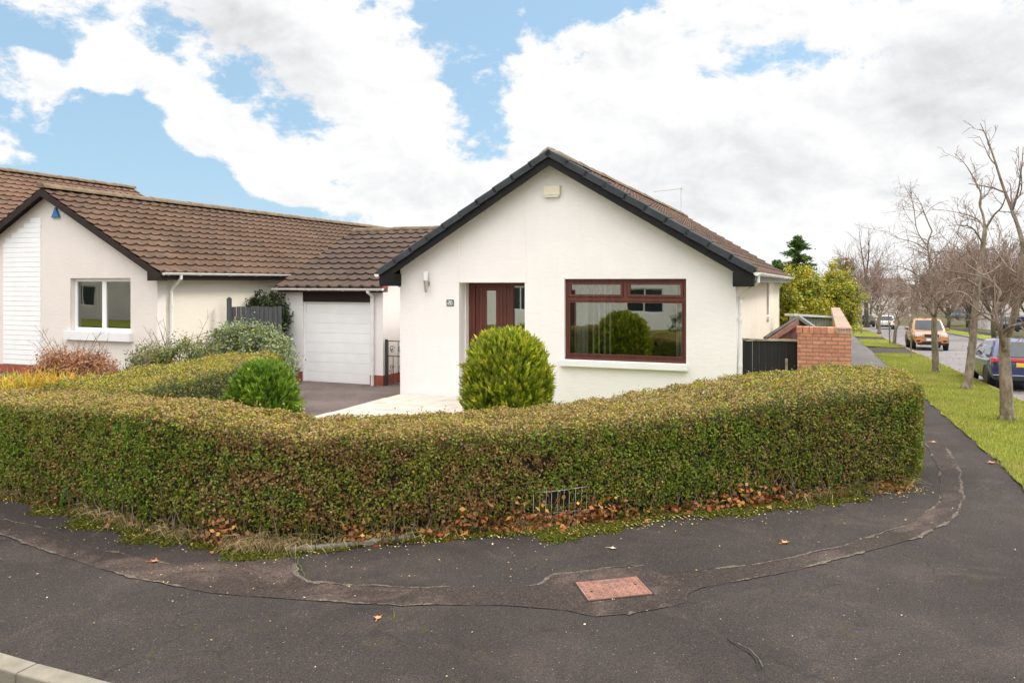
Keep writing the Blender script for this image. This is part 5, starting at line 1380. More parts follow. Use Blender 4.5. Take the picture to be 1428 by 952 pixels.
px_tree((1347, 543), [
    ([(1347,543,0), (1352,515,0), (1356,480,0), (1359,445,0), (1362,405,0), (1366,375,.1), (1370,348,.1), (1374,318,.1)], .155, .075, 0),
    ([(1374,320,.1), (1371,300,.2), (1366,285,.3), (1368,270,.4), (1361,255,.5), (1353,240,.6), (1345,228,.7), (1331,214,.9)], .055, .010, 1),
    ([(1375,318,.1), (1386,300,-.1), (1396,290,-.3), (1402,276,-.5), (1406,262,-.7)], .05, .010, 1),
    ([(1374,322,.1), (1366,308,.6), (1350,300,1.0), (1334,296,1.3), (1310,292,1.6)], .045, .008, 1),
    ([(1371,340,.1), (1356,318,-.5), (1335,314,-.9), (1318,316,-1.2)], .04, .008, 1),
    ([(1363,400,0), (1352,392,-.6), (1338,388,-1.2), (1320,392,-1.8)], .05, .012, 1),
    ([(1365,385,.1), (1384,378,.5), (1400,362,1.0), (1410,340,1.4)], .045, .010, 1),
    ([(1366,372,.1), (1350,356,.8), (1322,350,1.4), (1290,352,2.0)], .04, .010, 1),
    ([(1360,440,0), (1372,436,-.4), (1382,440,-.7)], .045, .03, 1),
    ], 'leaning bare street tree beside the front wing of the blue hatchback', 22, PRM)
CH = dict(PRM, dens=(0, 4.2, 5.4, 5.4), len=(2.2, 1.5, .8, .4), up=(.3, .05, .0, -.05), grav=(-.01, -.045, -.04), ang=(25, 70))
px_tree((1305, 520), [
    ([(1305,520,0), (1304,490,0), (1303,465,0), (1303,443,0)], .155, .12, 0),
    ([(1303,446,0), (1308,426,-.3), (1320,412,-.8), (1336,407,-1.3), (1350,412,-1.7), (1360,428,-2.0), (1363,442,-2.2)], .075, .02, 1),
    ([(1303,446,0), (1296,426,.2), (1282,412,.6), (1262,408,1.0), (1240,414,1.4)], .06, .012, 1),
    ([(1303,444,0), (1300,420,.3), (1297,392,.5), (1296,362,.6), (1294,340,.6), (1300,322,.6)], .07, .04, 1),
    ([(1294,342,.6), (1286,334,.8), (1278,318,.9), (1273,282,1.0), (1266,268,1.1), (1260,256,1.1)], .035, .008, 1),
    ([(1300,323,.6), (1290,300,.5), (1284,284,.4), (1272,266,.3)], .035, .008, 1),
    ([(1303,442,0), (1312,420,.8), (1322,398,1.6), (1342,384,2.4)], .05, .012, 1),
    ([(1303,442,0), (1290,424,-.8), (1272,400,-1.6), (1246,392,-2.2)], .05, .012, 1),
    ([(1297,396,.5), (1280,384,.2), (1256,372,-.2), (1235,376,-.5)], .04, .010, 1),
    ([(1296,366,.6), (1312,352,.9), (1330,346,1.2)], .035, .010, 1),
    ([(1295,350,.6), (1275,338,.2), (1252,332,0), (1232,322,-.2)], .03, .008, 1),
    ], 'umbrella shaped bare cherry tree standing in front of the orange pickup', 23, CH, twig='twig')
SM = dict(PRM, max=4, dens=(0, 1.8, 2.6, 2.8), len=(3, 1.9, 1.1, .6), segs=(5, 5, 4, 3), rmin=.011, rad=(.08, .035, .02, .013))
px_tree((1247, 480), [
    ([(1247,480,0), (1248,466,0), (1250,456,0), (1256,446,0)], .15, .11, 0), ([(1256,447,0), (1266,434,.5), (1274,428,1)], .08, .03, 1), ([(1254,449,0), (1248,436,-.5), (1240,430,-1)], .07, .03, 1), ([(1255,447,0), (1256,432,.8), (1252,424,1.4)], .07, .03, 1)],
    'short crooked cherry with a low dense crown between two drive crossings', 24, dict(SM, grav=(-.01, -.05, -.05), dens=(0, 3.2, 3.4, 3)), twig='twig')
px_tree((1226, 464), [
    ([(1226,464,0), (1226,450,0), (1227,440,0)], .20, .16, 0), ([(1227,441,0), (1217,424,1), (1208,406,2)], .1, .03, 1), ([(1227,441,0), (1236,420,-1), (1244,400,-2)], .1, .03, 1), ([(1227,440,0), (1228,415,1), (1232,390,2)], .1, .03, 1), ([(1227,442,0), (1242,428,1), (1258,412,2)], .09, .03, 1), ([(1227,442,0), (1212,430,-1), (1200,420,-2)], .08, .03, 1)],
    'pinkish bare cherry with a wide crown beside the white car', 25, dict(SM, dens=(0, 1.7, 2.3, 2.2), len=(4, 3, 1.7, .9), rmin=.016), twig='twig_pink')
px_tree((1241, 479), [([(1241,479,0), (1240,455,0), (1239,436,0)], .06, .05, 0)], 'thin straight staked sapling stem next to the crooked cherry', 26, SM, name='sapling')
px_tree((1271, 500), [([(1271,500,0), (1270,478,0), (1269,458,.1), (1266,440,.2), (1264,420,.3)], .035, .012, 0), ([(1270,470,0), (1276,450,.2), (1279,430,.3)], .012, .006, 1)], 'young thin sapling in the grass near the pickup bumper', 27, dict(SM, dens=(0, 1, 2, 2), len=(1, .7, .4, .2), rmin=.006), name='sapling', twig='twig_pale')
px_tree((1201, 465), [([(1201,465,0), (1201,440,0), (1199,410,0), (1198,380,0)], .11, .05, 0), ([(1198,384,0), (1194,368,.4), (1188,352,.8)], .04, .012, 1), ([(1199,396,0), (1206,378,-.4), (1210,362,-.8)], .04, .012, 1)],
    'slender pale trunked tree beside the footpath past the brick wall', 28, dict(SM, dens=(0, 1, 2, 2)), bark='twig_pale', twig='twig_pale')
BIGT = dict(PRM, max=4, dens=(0, 1.5, 1.7, 1.7), len=(6, 3.4, 2.0, 1.1), segs=(6, 5, 4, 3), up=(.35, .3, .2, .1), rmin=.017, rad=(.12, .05, .03, .02), grav=(.05, .04, .02), ang=(22, 55))
px_tree((1209, 455), [
    ([(1209,455,0), (1208,430,0), (1208,405,0), (1207,380,0)], .42, .26, 0), ([(1207,384,0), (1203,360,0), (1200,340,1), (1198,322,1)], .18, .03, 1), ([(1208,384,0), (1211,360,0), (1212,338,-1), (1211,322,-1)], .18, .03, 1),
    ([(1207,395,0), (1194,372,1), (1186,355,2)], .11, .03, 1), ([(1208,398,0), (1222,375,1), (1230,352,2)], .12, .03, 1), ([(1208,410,0), (1224,395,-1), (1238,380,-2)], .1, .03, 1), ([(1207,408,0), (1192,396,-1), (1180,388,-2)], .09, .03, 1)],
    'tall bare tree with ivy dark trunk far along the footpath', 29, BIGT, bark='bark_dark', twig='twig')
# across the street
i_ = 0
for (a, b, hgt, lab, tw) in ((12.6, 72, 7.5, 'bare tree on the opposite verge seen past the leaning street tree', 'twig'), (12.8, 84, 8.5, 'bare tree on the far side of the street behind the orange pickup', 'twig_pink'),
                       (12.5, 97, 8, 'small crowned bare tree further along the opposite verge', 'twig'), (12.9, 112, 9, 'bare tree near the far end of the opposite verge', 'twig_pink'), (18.5, 90, 9, 'broad bare tree in a front garden across the street', 'twig_pink'),
                       (20.5, 104, 10, 'tall bare tree close to the distant grey house', 'twig'), (18.5, 124, 10, 'bare tree in the last front garden before the street bends', 'twig_pink'), (2.9, 108, 8, 'bare tree on the verge beyond the white car', 'twig'), (21, 140, 11, 'bare tree between the two most distant houses', 'twig_pink'), (7.5, 150, 11, 'wide bare tree closing the end of the street', 'twig')):
    x, y = ab(a, b); g = Vector((x, y, terrain_b(b))); tr = Tree(60+i_); r = tr.r; th = hgt*.24
    top = g + Vector((r.uniform(-.2, .2), r.uniform(-.2, .2), th)); bough(tr, [g - Vector((0, 0, .1)), g.lerp(top, .5) + Vector((r.uniform(-.1, .1), 0, 0)), top], .19, .15, 0, BIGT)
    for k in range(7):
        az = k*.9 + r.uniform(-.3, .3); sp = r.uniform(.25, .62)*hgt*(.25 if k == 0 else 1)*.62; e = top + Vector((math.cos(az)*sp, math.sin(az)*sp, hgt*r.uniform(.35, .72)))
        md = top.lerp(e, .5) + Vector((math.cos(az)*sp*.18, math.sin(az)*sp*.18, -.1*hgt*r.uniform(-.3, .6)))
        q = [Vector(v) for v in bez([tuple(top - Vector((0, 0, .25*r.random()))), tuple(md), tuple(e)], 7)]
        bough(tr, q, .10, .02, 1, dict(BIGT, dens=(0, 2.4, 2.2, 2.2), len=(4, 2.8, 1.7, 1.0), rmin=.016 + .00006*b))
    finish(tr, 'bare_tree', tuple(g), lab, group='bare trees across the street', twig=tw, bark='bark_dark'); i_ += 1

def leafy_tree(name, c, rad, zc, n, per, L, W_, pal, label, seed, tip=None, cat='tree', trunk_r=.12):
    """trunk, limbs and a crown of leaf clumps round the limb ends"""
    rr = np.random.default_rng(seed); c = np.array(c, float); rad = np.array(rad, float); r2 = random.Random(seed)
    d = unit(rr.normal(size=(n, 3))); q = rr.random(n)**.4; cen = d*q[:, None]*rad
    lob = np.array([mnoise.noise(Vector(tuple(v*1.6+seed))) for v in d]); cen *= (1+lob*.45)[:, None]
    idx = np.repeat(np.arange(n), per); m_ = len(idx); rc = rr.uniform(.16, .42, n)[idx]*rad.min()/1.4
    pos = cen[idx] + rr.normal(size=(m_, 3))*rc[:, None]*.55 + np.array([0, 0, zc])
    col = np.array(pal)[rr.integers(0, len(pal), n)][idx]*(1+rr.normal(size=(m_, 1))*.2).clip(.5, 1.6)
    if tip is not None:
        k = rr.random(m_) < .22; col[k] = np.array(tip)[rr.integers(0, len(tip), k.sum())]
    V, F, cc = rand_leaves(pos, unit(cen[idx]+np.array([0, 0, .4])), rr.normal(L, L*.2, m_).clip(L*.4), rr.normal(W_, W_*.2, m_).clip(W_*.4), col, 1.0, .2)
    root = empty(name, tuple(c), 0, label, cat)
    np_mesh('crown', V, F, cc, M['leaf'], root)
    mb = MB(); mb.tube([(0, 0, -.2), (.03, .02, zc*.35), (0, .05, zc*.75)], [trunk_r, trunk_r*.8, trunk_r*.6], 8)
    for k in range(16):
        e = Vector(cen[k]) + Vector((0, 0, zc)); s = Vector((0, .03, zc*r2.uniform(.3, .75))); mb.tube([s, s.lerp(e, .5) + Vector((0, 0, -.1)), e], [trunk_r*.4, trunk_r*.25, trunk_r*.08], 6, cap=False)
    mb.build('trunk', M['bark_dark'], root, smooth=True)
GOLD = [(.33,.31,.018), (.24,.26,.018), (.42,.36,.025), (.15,.19,.018), (.20,.24,.02)]
for (px, py0, py1, Y, hw, lab, sd_, n_) in ((1118, 376, 478, 31, 34, 'golden leaved bushy tree next to the bungalow eaves', 71, 330), (1166, 372, 470, 35, 36, 'golden green bushy tree overhanging the footpath behind the brick wall', 72, 330), (1095, 392, 470, 27, 22, 'olive gold shrub tree tucked behind the side wall corner', 73, 170)):
    c = P(px, (py0+py1)/2, Y); g = terrain(c.x, Y); rz = (py1-py0)/2/FPX*Y
    leafy_tree('golden_tree', (c.x, Y, g), (hw/FPX*Y*.93, hw/FPX*Y*.93, rz*.95), c.z-g, n_, 60, .11, .055, GOLD, lab, sd_, tip=[(.56,.42,.03), (.48,.44,.05)])
c = P(1178, 372, 52); leafy_tree('thin_leafed_tree', (c.x, 52, terrain(c.x, 52)), (.55, .5, .55), c.z-terrain(c.x, 52), 40, 14, .14, .07, [(.13,.14,.03), (.2,.17,.04), (.24,.12,.06)], 'small thinly leaved tree top rising above the golden trees', 74, trunk_r=.08)
def dark_conifer(c, h, r, seed, label):
    rr = np.random.default_rng(seed); root = empty('conifer_tree', c, 0, label, 'tree'); n = 260
    t = rr.random(n)**.8; az = rr.random(n)*6.28; L = r*(1-t)**.6*(.25+.85*rr.random(n)) + .10
    idx = np.repeat(np.arange(n), 34); m_ = len(idx); f = rr.random(m_)**.7
    drp = .25*np.sin(f*2.4)
    rad_ = L[idx]*f; pos = np.c_[np.cos(az[idx])*rad_, np.sin(az[idx])*rad_, (.12+.88*t[idx])*h + rad_*.32 - f*f*L[idx]*.25] + rr.normal(size=(m_, 3))*.07*np.array([1, 1, .6])
    ax = unit(np.c_[np.cos(az[idx]), np.sin(az[idx]), .35-.4*f] + rr.normal(size=(m_, 3))*.45); wd = unit(np.cross(ax, rr.normal(size=(m_, 3))))
    pal = np.array([(.06,.12,.02), (.08,.15,.025), (.11,.18,.03), (.045,.09,.016)]); col = pal[rr.integers(0, 4, n)][idx]*(1+rr.normal(size=(m_, 1))*.18).clip(.5, 1.5)
    V, F, cc = leaf_quads(pos, ax, wd, rr.uniform(.16, .30, m_), rr.uniform(.05, .09, m_), col); np_mesh('crown', V, F, cc, M['leaf'], root)
    mb = MB(); mb.tube([(0, 0, -.2), (.03, 0, h*.5), (0, 0, h*.97)], [.16, .1, .02], 7); mb.build('trunk', M['bark_dark'], root)
c = P(1112, 400, 44); dark_conifer((c.x, 44, terrain(c.x, 44)), P(1112, 331, 44).z - terrain(c.x, 44), 2.1, 81, 'dark green feathery conifer rising above the golden trees')
c = P(1084, 400, 50); dark_conifer((c.x, 50, terrain(c.x, 50)), P(1084, 364, 50).z - terrain(c.x, 50), 1.7, 82, 'dark conifer top just showing behind the bungalow eaves')
p = ab(9, 185)
tr = Tree(99)
for k in range(26):
    a = -28 + k*3.2 + tr.r.uniform(-1, 1); b = tr.r.uniform(165, 215); x, y = ab(a, b); g = Vector((x, y, terrain_b(b))); h = tr.r.uniform(6, 10.5)
    for q in range(5):
        az = tr.r.uniform(0, 6.28); s = g + Vector((0, 0, h*.25)); e = g + Vector((math.cos(az)*h*.28, math.sin(az)*h*.28, h*tr.r.uniform(.7, 1)))
        bough(tr, [g if q == 0 else s, s.lerp(e, .5) + Vector((math.cos(az), math.sin(az), 0))*.6, e], .16, .04, 2, dict(BIGT, max=4, dens=(0, 0, 1.6, 1.5), len=(0, 0, 2.6, 1.5), rmin=.03, up=(.2,), grav=(.03,)))
tr.twig.build('distant_woods', M['twig_pink'], kind='stuff')
# ================================================================== vehicles
def car(name, loc, head, spec, label, cat, paint, group='parked vehicles on the street'):
    """local x forward, y to the car's own left side, z up; origin on the road under the middle"""
    root = empty(name, loc, head, label, cat, group); Lc, Wc, Hc = spec['L'], spec['W'], spec['H']; hw = Wc/2
    # lower body: lofted cross sections (x, bottom, shoulder, half width)
    st = spec['body']; rings = []; 
    for (x, zb, zt, w) in st:
        half = [(0, zb), (w*.78, zb), (w*.95, zb+.08), (w*.995, zb+(zt-zb)*.38), (w, zb+(zt-zb)*.62), (w*.975, zt-.10), (w*.90, zt-.015), (w*.55, zt+.012), (0, zt+.02)]
        rings.append([(x, y, z) for y, z in half] + [(x, -y, z) for y, z in half[-2:0:-1]])
    mb = MB(); k = len(rings[0]); mb.add([p for r in rings for p in r], [(i*k+j, i*k+(j+1) % k, (i+1)*k+(j+1) % k, (i+1)*k+j) for i in range(len(rings)-1) for j in range(k)] + [tuple(range(k))[::-1], tuple(range((len(rings)-1)*k, len(rings)*k))])
    body = mb.build('body', M[paint], root, smooth=True); s = body.modifiers.new('smooth', 'SUBSURF'); s.levels = s.render_levels = 2
    # cabin
    xb0, xb1, xr0, xr1, zb, zr, wb, wr = spec['cab']
    def lev(t):
        e = t; return (xb0+(xr0-xb0)*e, xb1+(xr1-xb1)*e, wb+(wr-wb)*max(t,0)**1.3, zb+(zr-zb)*t)
    def loop(t, sh=0.0):
        a, b, w, z = lev(t); a += sh; b -= sh; w -= sh; r = .10; pts = []
        for (cx, cy, a0) in ((b-r, w-r, 0), (a+r, w-r, 90), (a+r, -w+r, 180), (b-r, -w+r, 270)):
            for q in range(4): an = math.radians(a0+q*30); pts.append((cx+r*math.cos(an), cy+r*math.sin(an), z))
        return pts
    mb = MB(); lv = [loop(-.12), loop(.0), loop(.5), loop(.88), [(x, y, z) for x, y, z in loop(.97, .05)], [(x, y, z+.012) for x, y, z in loop(1.0, .16)]]; k = len(lv[0])
    mb.add([p for r in lv for p in r], [(i*k+j, i*k+(j+1) % k, (i+1)*k+(j+1) % k, (i+1)*k+j) for i in range(len(lv)-1) for j in range(k)] + [tuple(range((len(lv)-1)*k, len(lv)*k))])
    cab = mb.build('cabin', M[paint], root, smooth=True)
    off = .007
    def side_patch(f0, f1, t0, t1, sg):
        q = []
        for t, f in ((t0, f0), (t0, f1), (t1, f1), (t1, f0)):
            a, b, w, z = lev(t); q.append((a+.10+(b-a-.2)*f, sg*(w+off), z))
        return q
    for sg in (1, -1):
        for f0, f1 in spec['sidewin']:
            mb = MB(); mb.add(side_patch(f0, f1, .10, .84, sg), [(0, 1, 2, 3)] if sg < 0 else [(3, 2, 1, 0)]); mb.build('side_window', M['car_glass'], cab)
    for nm, end in (('windscreen', 1), ('rear_window', 0)):
        if nm == 'rear_window' and spec.get('norear'): continue
        q = []
        for t, sg in ((.08, 1), (.08, -1), (.86, -1), (.86, 1)):
            a, b, w, z = lev(t); x = b if end else a; q.append((x + (off+.004)*(1 if end else -1), sg*(w-.11), z))
        mb = MB(); mb.add(q, [(0, 1, 2, 3)] if end else [(3, 2, 1, 0)]); mb.build(nm, M['car_glass'], cab)
    # wheels
    R = spec['R']
    for x in spec['axles']:
        for sg in (1, -1):
            mb = MB(); n = 24; prof = [(R*.62, -.10), (R*.95, -.10), (R, -.07), (R, .07), (R*.95, .10), (R*.62, .10)]
            vs = []
            for q in range(n):
                an = 2*math.pi*q/n
                for (rad, yy) in prof: vs.append((x+rad*math.cos(an), sg*(hw-.115)+yy, R+rad*math.sin(an)))
            kk = len(prof); mb.add(vs, [(q*kk+j, q*kk+j+1, ((q+1) % n)*kk+j+1, ((q+1) % n)*kk+j) for q in range(n) for j in range(kk-1)])
            wh = mb.build('wheel', M['tyre'], root)
            mb = MB(); yo = sg*(hw-.025)
            for q in range(5):
                an = 2*math.pi*q/5+.3
                for d_ in (-.12, .12):
                    mb.tube([(x+.04*math.cos(an), yo, R+.04*math.sin(an)), (x+R*.62*math.cos(an+d_), yo, R+R*.62*math.sin(an+d_))], .022, 5)
            mb.tube([(x+R*.62*math.cos(2*math.pi*q/24), yo, R+R*.62*math.sin(2*math.pi*q/24)) for q in range(25)], .022, 6, cap=False); mb.disc((x, yo, R), (0, 1, 0), .06, .03, 12)
            mb.build('rim', M['alloy'], wh)
            mb = MB(); mb.disc((x, sg*(hw-.10), R), (0, 1, 0), R*.6, .02, 20); mb.build('brake', M['car_black'], wh)
            mb = MB(); n = 18; vs = []
            for q in range(n+1):
                an = math.pi*q/n*1.12 - .19
                for (rad, yy) in ((R*1.02, hw-.05), (R*1.16, hw-.05), (R*1.16, hw+.012), (R*1.02, hw+.012)): vs.append((x+rad*math.cos(an), sg*yy, R+rad*math.sin(an)))
            mb.add(vs, [(q*4+j, q*4+(j+1) % 4, (q+1)*4+(j+1) % 4, (q+1)*4+j) for q in range(n) for j in range(4)]); mb.build('wheel_arch', M[spec.get('arch', 'car_black')], body)
            mb = MB(); mb.disc((x, sg*(hw-.004), R*1.05), (0, 1, 0), R*1.06, .012, 24); mb.build('wheel_well', M['car_black'], body)
    for sg in (1, -1):
        mb = MB(); xm = xb1-.28; mb.prism([(xm-.05, zb+.05), (xm+.06, zb+.03), (xm+.07, zb+.17), (xm-.04, zb+.18)], 'y', *sorted((sg*(wb+.05), sg*(wb+.20)))); mb.build('door_mirror', M[paint], root, bevel=.02)
    for nm, bx, m_ in spec['bits']:
        mb = MB()
        for b in (bx if isinstance(bx[0], (list, tuple)) else [bx]): mb.box(*b)
        mb.build(nm, M[m_], root, bevel=.012)
    return root
def hatch_body(L, W, H, zb=.20):
    h = L/2; w = W/2
    return [(-h, zb+.16, .80, w*.80), (-h+.07, zb+.05, .90, w*.93), (-h+.30, zb, .96, w*.99), (-h+1.0, zb-.02, .95, w), (0, zb-.02, .93, w), (h-1.25, zb-.02, .92, w), (h-.6, zb, .84, w*.97), (h-.18, zb+.03, .72, w*.90), (h-.02, zb+.12, .60, w*.76)]
HS, HF = math.atan2(.9273, .3743), math.atan2(-.9273, -.3743)
def road_at(a, b, dz=-.12): x, y = ab(a, b); return (x, y, terrain_b(b)+dz)
PITCH = -math.atan(.033)
Lh, Wh, Hh = 4.25, 1.77, 1.44
blue = car('parked_car', road_at(5.28, 27.7), HS, dict(L=Lh, W=Wh, H=Hh, R=.32, body=hatch_body(Lh, Wh, Hh), cab=(-1.98, 1.15, -1.30, .22, .93, Hh, .82, .60), sidewin=[(.08, .44), (.47, .90)], axles=(-1.30, 1.33),
    bits=[('tail_light', (-2.15, -2.06, -.80, .80, .83, .925), 'lamp_red'), ('tail_light', [(-2.12, -1.85, .70, .862, .80, .935), (-2.12, -1.85, -.862, -.70, .80, .935)], 'lamp_red'), ('spoiler', (-2.14, -1.98, -.72, .72, .945, .975), 'car_black'),
          ('number_plate', (-2.17, -2.12, -.27, .27, .68, .80), 'plate_yellow'), ('bumper', (-2.165, -2.0, -.76, .76, .30, .42), 'car_black'), ('bumper_trim', [(-2.17, -2.08, -.84, .84, .435, .455)], 'alloy'), ('exhaust', [(-2.18, -2.05, .42, .60, .27, .33), (-2.18, -2.05, -.60, -.42, .27, .33)], 'alloy'),
          ('headlight', [(1.86, 2.02, .45, .75, .60, .74), (1.86, 2.02, -.75, -.45, .60, .74)], 'lamp_clear')]), 'dark blue hatchback parked at the kerb with full width red tail lights', 'car', 'car_blue')
Lp, Wp, Hp = 5.2, 1.86, 1.80
pb = [(-2.6, .55, 1.06, .86), (-2.5, .42, 1.10, .91), (-1.2, .36, 1.12, .925), (.6, .34, 1.12, .93), (1.5, .36, 1.14, .925), (2.1, .38, 1.08, .91), (2.48, .42, .98, .84), (2.60, .50, .84, .72)]
pick_up = car('pickup_truck', road_at(5.62, 52.2), HF, dict(L=Lp, W=Wp, H=Hp, R=.39, body=pb, cab=(-1.15, 1.42, -.90, .55, 1.10, Hp, .86, .70), sidewin=[(.05, .44), (.48, .92)], axles=(-1.55, 1.62), arch='car_black',
    bits=[('grille', (2.55, 2.625, -.36, .36, .74, .93), 'car_black'), ('grille_trim', [(2.60, 2.64, -.42, -.36, .72, .95), (2.60, 2.64, .36, .42, .72, .95), (2.60, 2.64, -.36, .36, .71, .74)], 'alloy'), ('headlight', (2.40, 2.56, .46, .82, .80, .97), 'lamp_clear'), ('headlight', (2.40, 2.56, -.82, -.46, .80, .97), 'lamp_clear'),
          ('bumper', (2.50, 2.67, -.84, .84, .44, .66), 'car_orange'), ('air_intake', (2.60, 2.685, -.48, .48, .42, .53), 'car_black'), ('fog_light', [(2.60, 2.685, .58, .76, .50, .60), (2.60, 2.685, -.76, -.58, .50, .60)], 'car_black'), ('number_plate', (2.67, 2.695, -.26, .26, .56, .67), 'plate_white'),
          ('skid_plate', (2.40, 2.64, -.70, .70, .32, .42), 'car_black'), ('load_bed', [(-2.55, -1.2, .84, .92, 1.10, 1.20), (-2.55, -1.2, -.92, -.84, 1.10, 1.20)], 'car_black'), ('roof_rail', [(-.9, .5, .62, .66, 1.80, 1.85), (-.9, .5, -.66, -.62, 1.80, 1.85)], 'alloy')]), 'orange pickup truck parked facing the camera behind the bare street trees', 'pickup truck', 'car_orange')
Ls, Ws, Hs = 4.5, 1.85, 1.68
sb = [(-2.25, .42, .98, .80), (-2.18, .30, 1.04, .88), (-1.9, .26, 1.06, .92), (0, .24, 1.04, .925), (1.2, .25, 1.02, .92), (1.8, .28, .92, .88), (2.15, .34, .78, .78)]
def suv(loc, head, paint, label, nm='parked_car', gp='parked vehicles on the street'):
    return car(nm, loc, head, dict(L=Ls, W=Ws, H=Hs, R=.35, body=sb, cab=(-2.12, 1.1, -1.85, .3, 1.02, Hs, .85, .68), sidewin=[(.06, .32), (.35, .62), (.65, .93)], axles=(-1.35, 1.38),
        bits=[('tail_light', (-2.24, -2.08, .66, .86, .86, 1.06), 'lamp_red'), ('tail_light', (-2.24, -2.08, -.86, -.66, .86, 1.06), 'lamp_red'), ('number_plate', (-2.28, -2.2, -.27, .27, .72, .83), 'plate_yellow'), ('bumper', (-2.29, -2.1, -.80, .80, .34, .56), 'car_black'), ('headlight', [(1.95, 2.12, .48, .76, .66, .80), (1.95, 2.12, -.76, -.48, .66, .80)], 'lamp_clear')]), label, 'car', paint, gp)
suv(road_at(6.9, 105), HS, 'car_white', 'white car seen from behind far down the street')
suv(road_at(5.5, 119), HS, 'car_dark', 'small dark car ahead of the white car')
suv((P(1424, 463, 80).x, 80, P(1424, 463, 80).z), 2.6, 'car_navy', 'navy car in a driveway across the street', gp='cars across the street')
suv((P(1403, 461, 90).x, 90, P(1403, 461, 90).z), HS-.3, 'car_grey', 'grey car with a bright red tail lamp across the street', gp='cars across the street')
suv((P(1336, 446, 120).x, 120, P(1336, 446, 120).z), HS-.6, 'car_teal', 'teal car half hidden by trunks across the street', gp='cars across the street')
for o in list(bpy.data.objects):
    if o.parent is None and o.name.split('.')[0] in ('parked_car', 'pickup_truck') and 0 < o.location.y < 125:
        h = o.rotation_euler.z; d = Vector((math.cos(h), math.sin(h))); s = d.dot(Vector(D2)); o.rotation_euler = (0, math.atan(.033)*s, h)

# ================================================================== distant and facing houses
def simple_house(name, loc, rz, W_, D_, hw_, zr_, wallm, tile, label, wins, group=None, gable=True, extra=None):
    root = empty(name, loc, rz, label, 'house', group)
    mb = MB(); wall_panel(mb, 0, W_, -1.0, hw_, [(a, b, c, d) for a, b, c, d in wins], .2, apex=None)
    mb.box(0, W_, .201, D_, -1, hw_); mb.build('wall', M[wallm], root)
    mb = MB(); mb.prism([(-.02, hw_), (D_+.0, hw_), (D_/2, zr_-.15)], 'x', .001, W_-.001) if False else mb.add([(0,0,hw_), (0,D_,hw_), (0,D_/2,zr_-.1), (W_,0,hw_), (W_,D_,hw_), (W_,D_/2,zr_-.1)], [(0,2,1), (3,4,5)]); mb.build('gable', M[wallm], root)
    mb = MB()
    for s in (0, 1):
        y0, y1 = (-.4, D_/2) if s == 0 else (D_+.4, D_/2); zl = hw_ - .4*(zr_-hw_)/(D_/2)
        a = [(-.3, y0, zl), (W_+.3, y0, zl), (W_+.3, y1, zr_), (-.3, y1, zr_)]; b = [(x, y, z+.12) for x, y, z in a]
        mb.add(a+b, [(3,2,1,0),(4,5,6,7),(0,1,5,4),(1,2,6,5),(2,3,7,6),(3,0,4,7)])
    mb.build('roof', M[tile], root)
    for a, b, c, d in wins:
        mb = MB(); frame_bars(mb, a, b, c, d, .07, .06, .12); mb.box((a+b)/2-.035, (a+b)/2+.035, .06, .12, c+.07, d-.07); w = mb.build('window', M['white_upvc'], root)
        mb = MB(); mb.box(a+.07, b-.07, .09, .096, c+.07, d-.07); mb.build('pane', M['car_glass'], w)
    if extra: extra(root)
    return root
plain('roof_far', (.11, .075, .06), .85, .2, 2); plain('panel_white', (.72, .72, .71), .6, .05); plain('door_maroon', (.10, .03, .035), .5, .1)
def place(px, py, Y): p = P(px, py, Y); return (p.x, p.y, terrain(p.x, p.y))
fw = [(.8, 2.2, .9, 2.1), (5.2, 6.8, .9, 2.1), (.8, 2.2, 3.4, 4.5), (3.4, 4.4, 3.4, 4.5), (5.4, 6.8, 3.4, 4.5)]
GH = 'houses across the street'
simple_house('distant_house', place(1376, 440, 108), -.35, 8.2, 7, 4.9, 7.6, 'far_wall', 'roof_far', 'pale two storey house beside the grey car across the street', fw, GH)
simple_house('distant_house', place(1345, 440, 150), -.35, 9, 7, 4.8, 7.8, 'far_wall_grey', 'roof_far', 'greyish two storey house farther off behind the bare trees across the street', fw, GH)
simple_house('distant_house', place(1290, 435, 190), -.3, 10, 7, 4.6, 7.6, 'far_wall', 'roof_far', 'small pale house at the far bend of the street', fw, GH)
simple_house('distant_house', place(1216, 435, 150), .1, 8, 7, 4.6, 7.2, 'far_wall', 'roof_far', 'white house far behind the pinkish cherry crown', fw, GH)
# the house, lawn and hedge on the other side of the side road, behind the photographer: seen in the panes
ox, oy = ab(-7, -13)
def ext(root):
    mb = MB()
    for k in range(20): mb.box(.3, 3.6, -.05, -.02, .0+k*.13, .12+k*.13)
    mb.build('cladding', M['panel_white'], root)
    mb = MB(); mb.box(9.2, 10.2, -.03, .02, 0, 2.1); mb.build('door', M['door_maroon'], root)
simple_house('facing_house', (*ab(-3.5, -12.5), 0), math.pi-TH, 16, 8, 5.0, 7.6, 'white_render', 'roof_far', 'white house facing the bungalow from across the side road, reflected in its panes', [(4.4, 6.4, .9, 2.2), (11.5, 14, .9, 2.3), (4.4, 6.2, 3.3, 4.5), (8.4, 10.2, 3.3, 4.5), (12, 14, 3.3, 4.5)], extra=ext)
simple_house('facing_house', (*ab(16, -13.5), 0), math.pi-TH, 15, 8, 4.9, 7.5, 'cream_render', 'roof_far', 'cream house beside the white one across the side road, reflected in the panes', [(1.4, 3.4, .9, 2.2), (9.5, 12, .9, 2.3), (2.4, 4.2, 3.3, 4.5), (9, 11, 3.3, 4.5)])
simple_house('facing_house', (*ab(-37, -13), 0), math.pi-TH, 15, 8, 4.9, 7.5, 'far_wall', 'roof_far', 'pale house furthest along the side road, reflected in the white two-pane window', [(1.4, 3.4, .9, 2.2), (9.5, 12, .9, 2.3), (2.4, 4.2, 3.3, 4.5), (9, 11, 3.3, 4.5)])
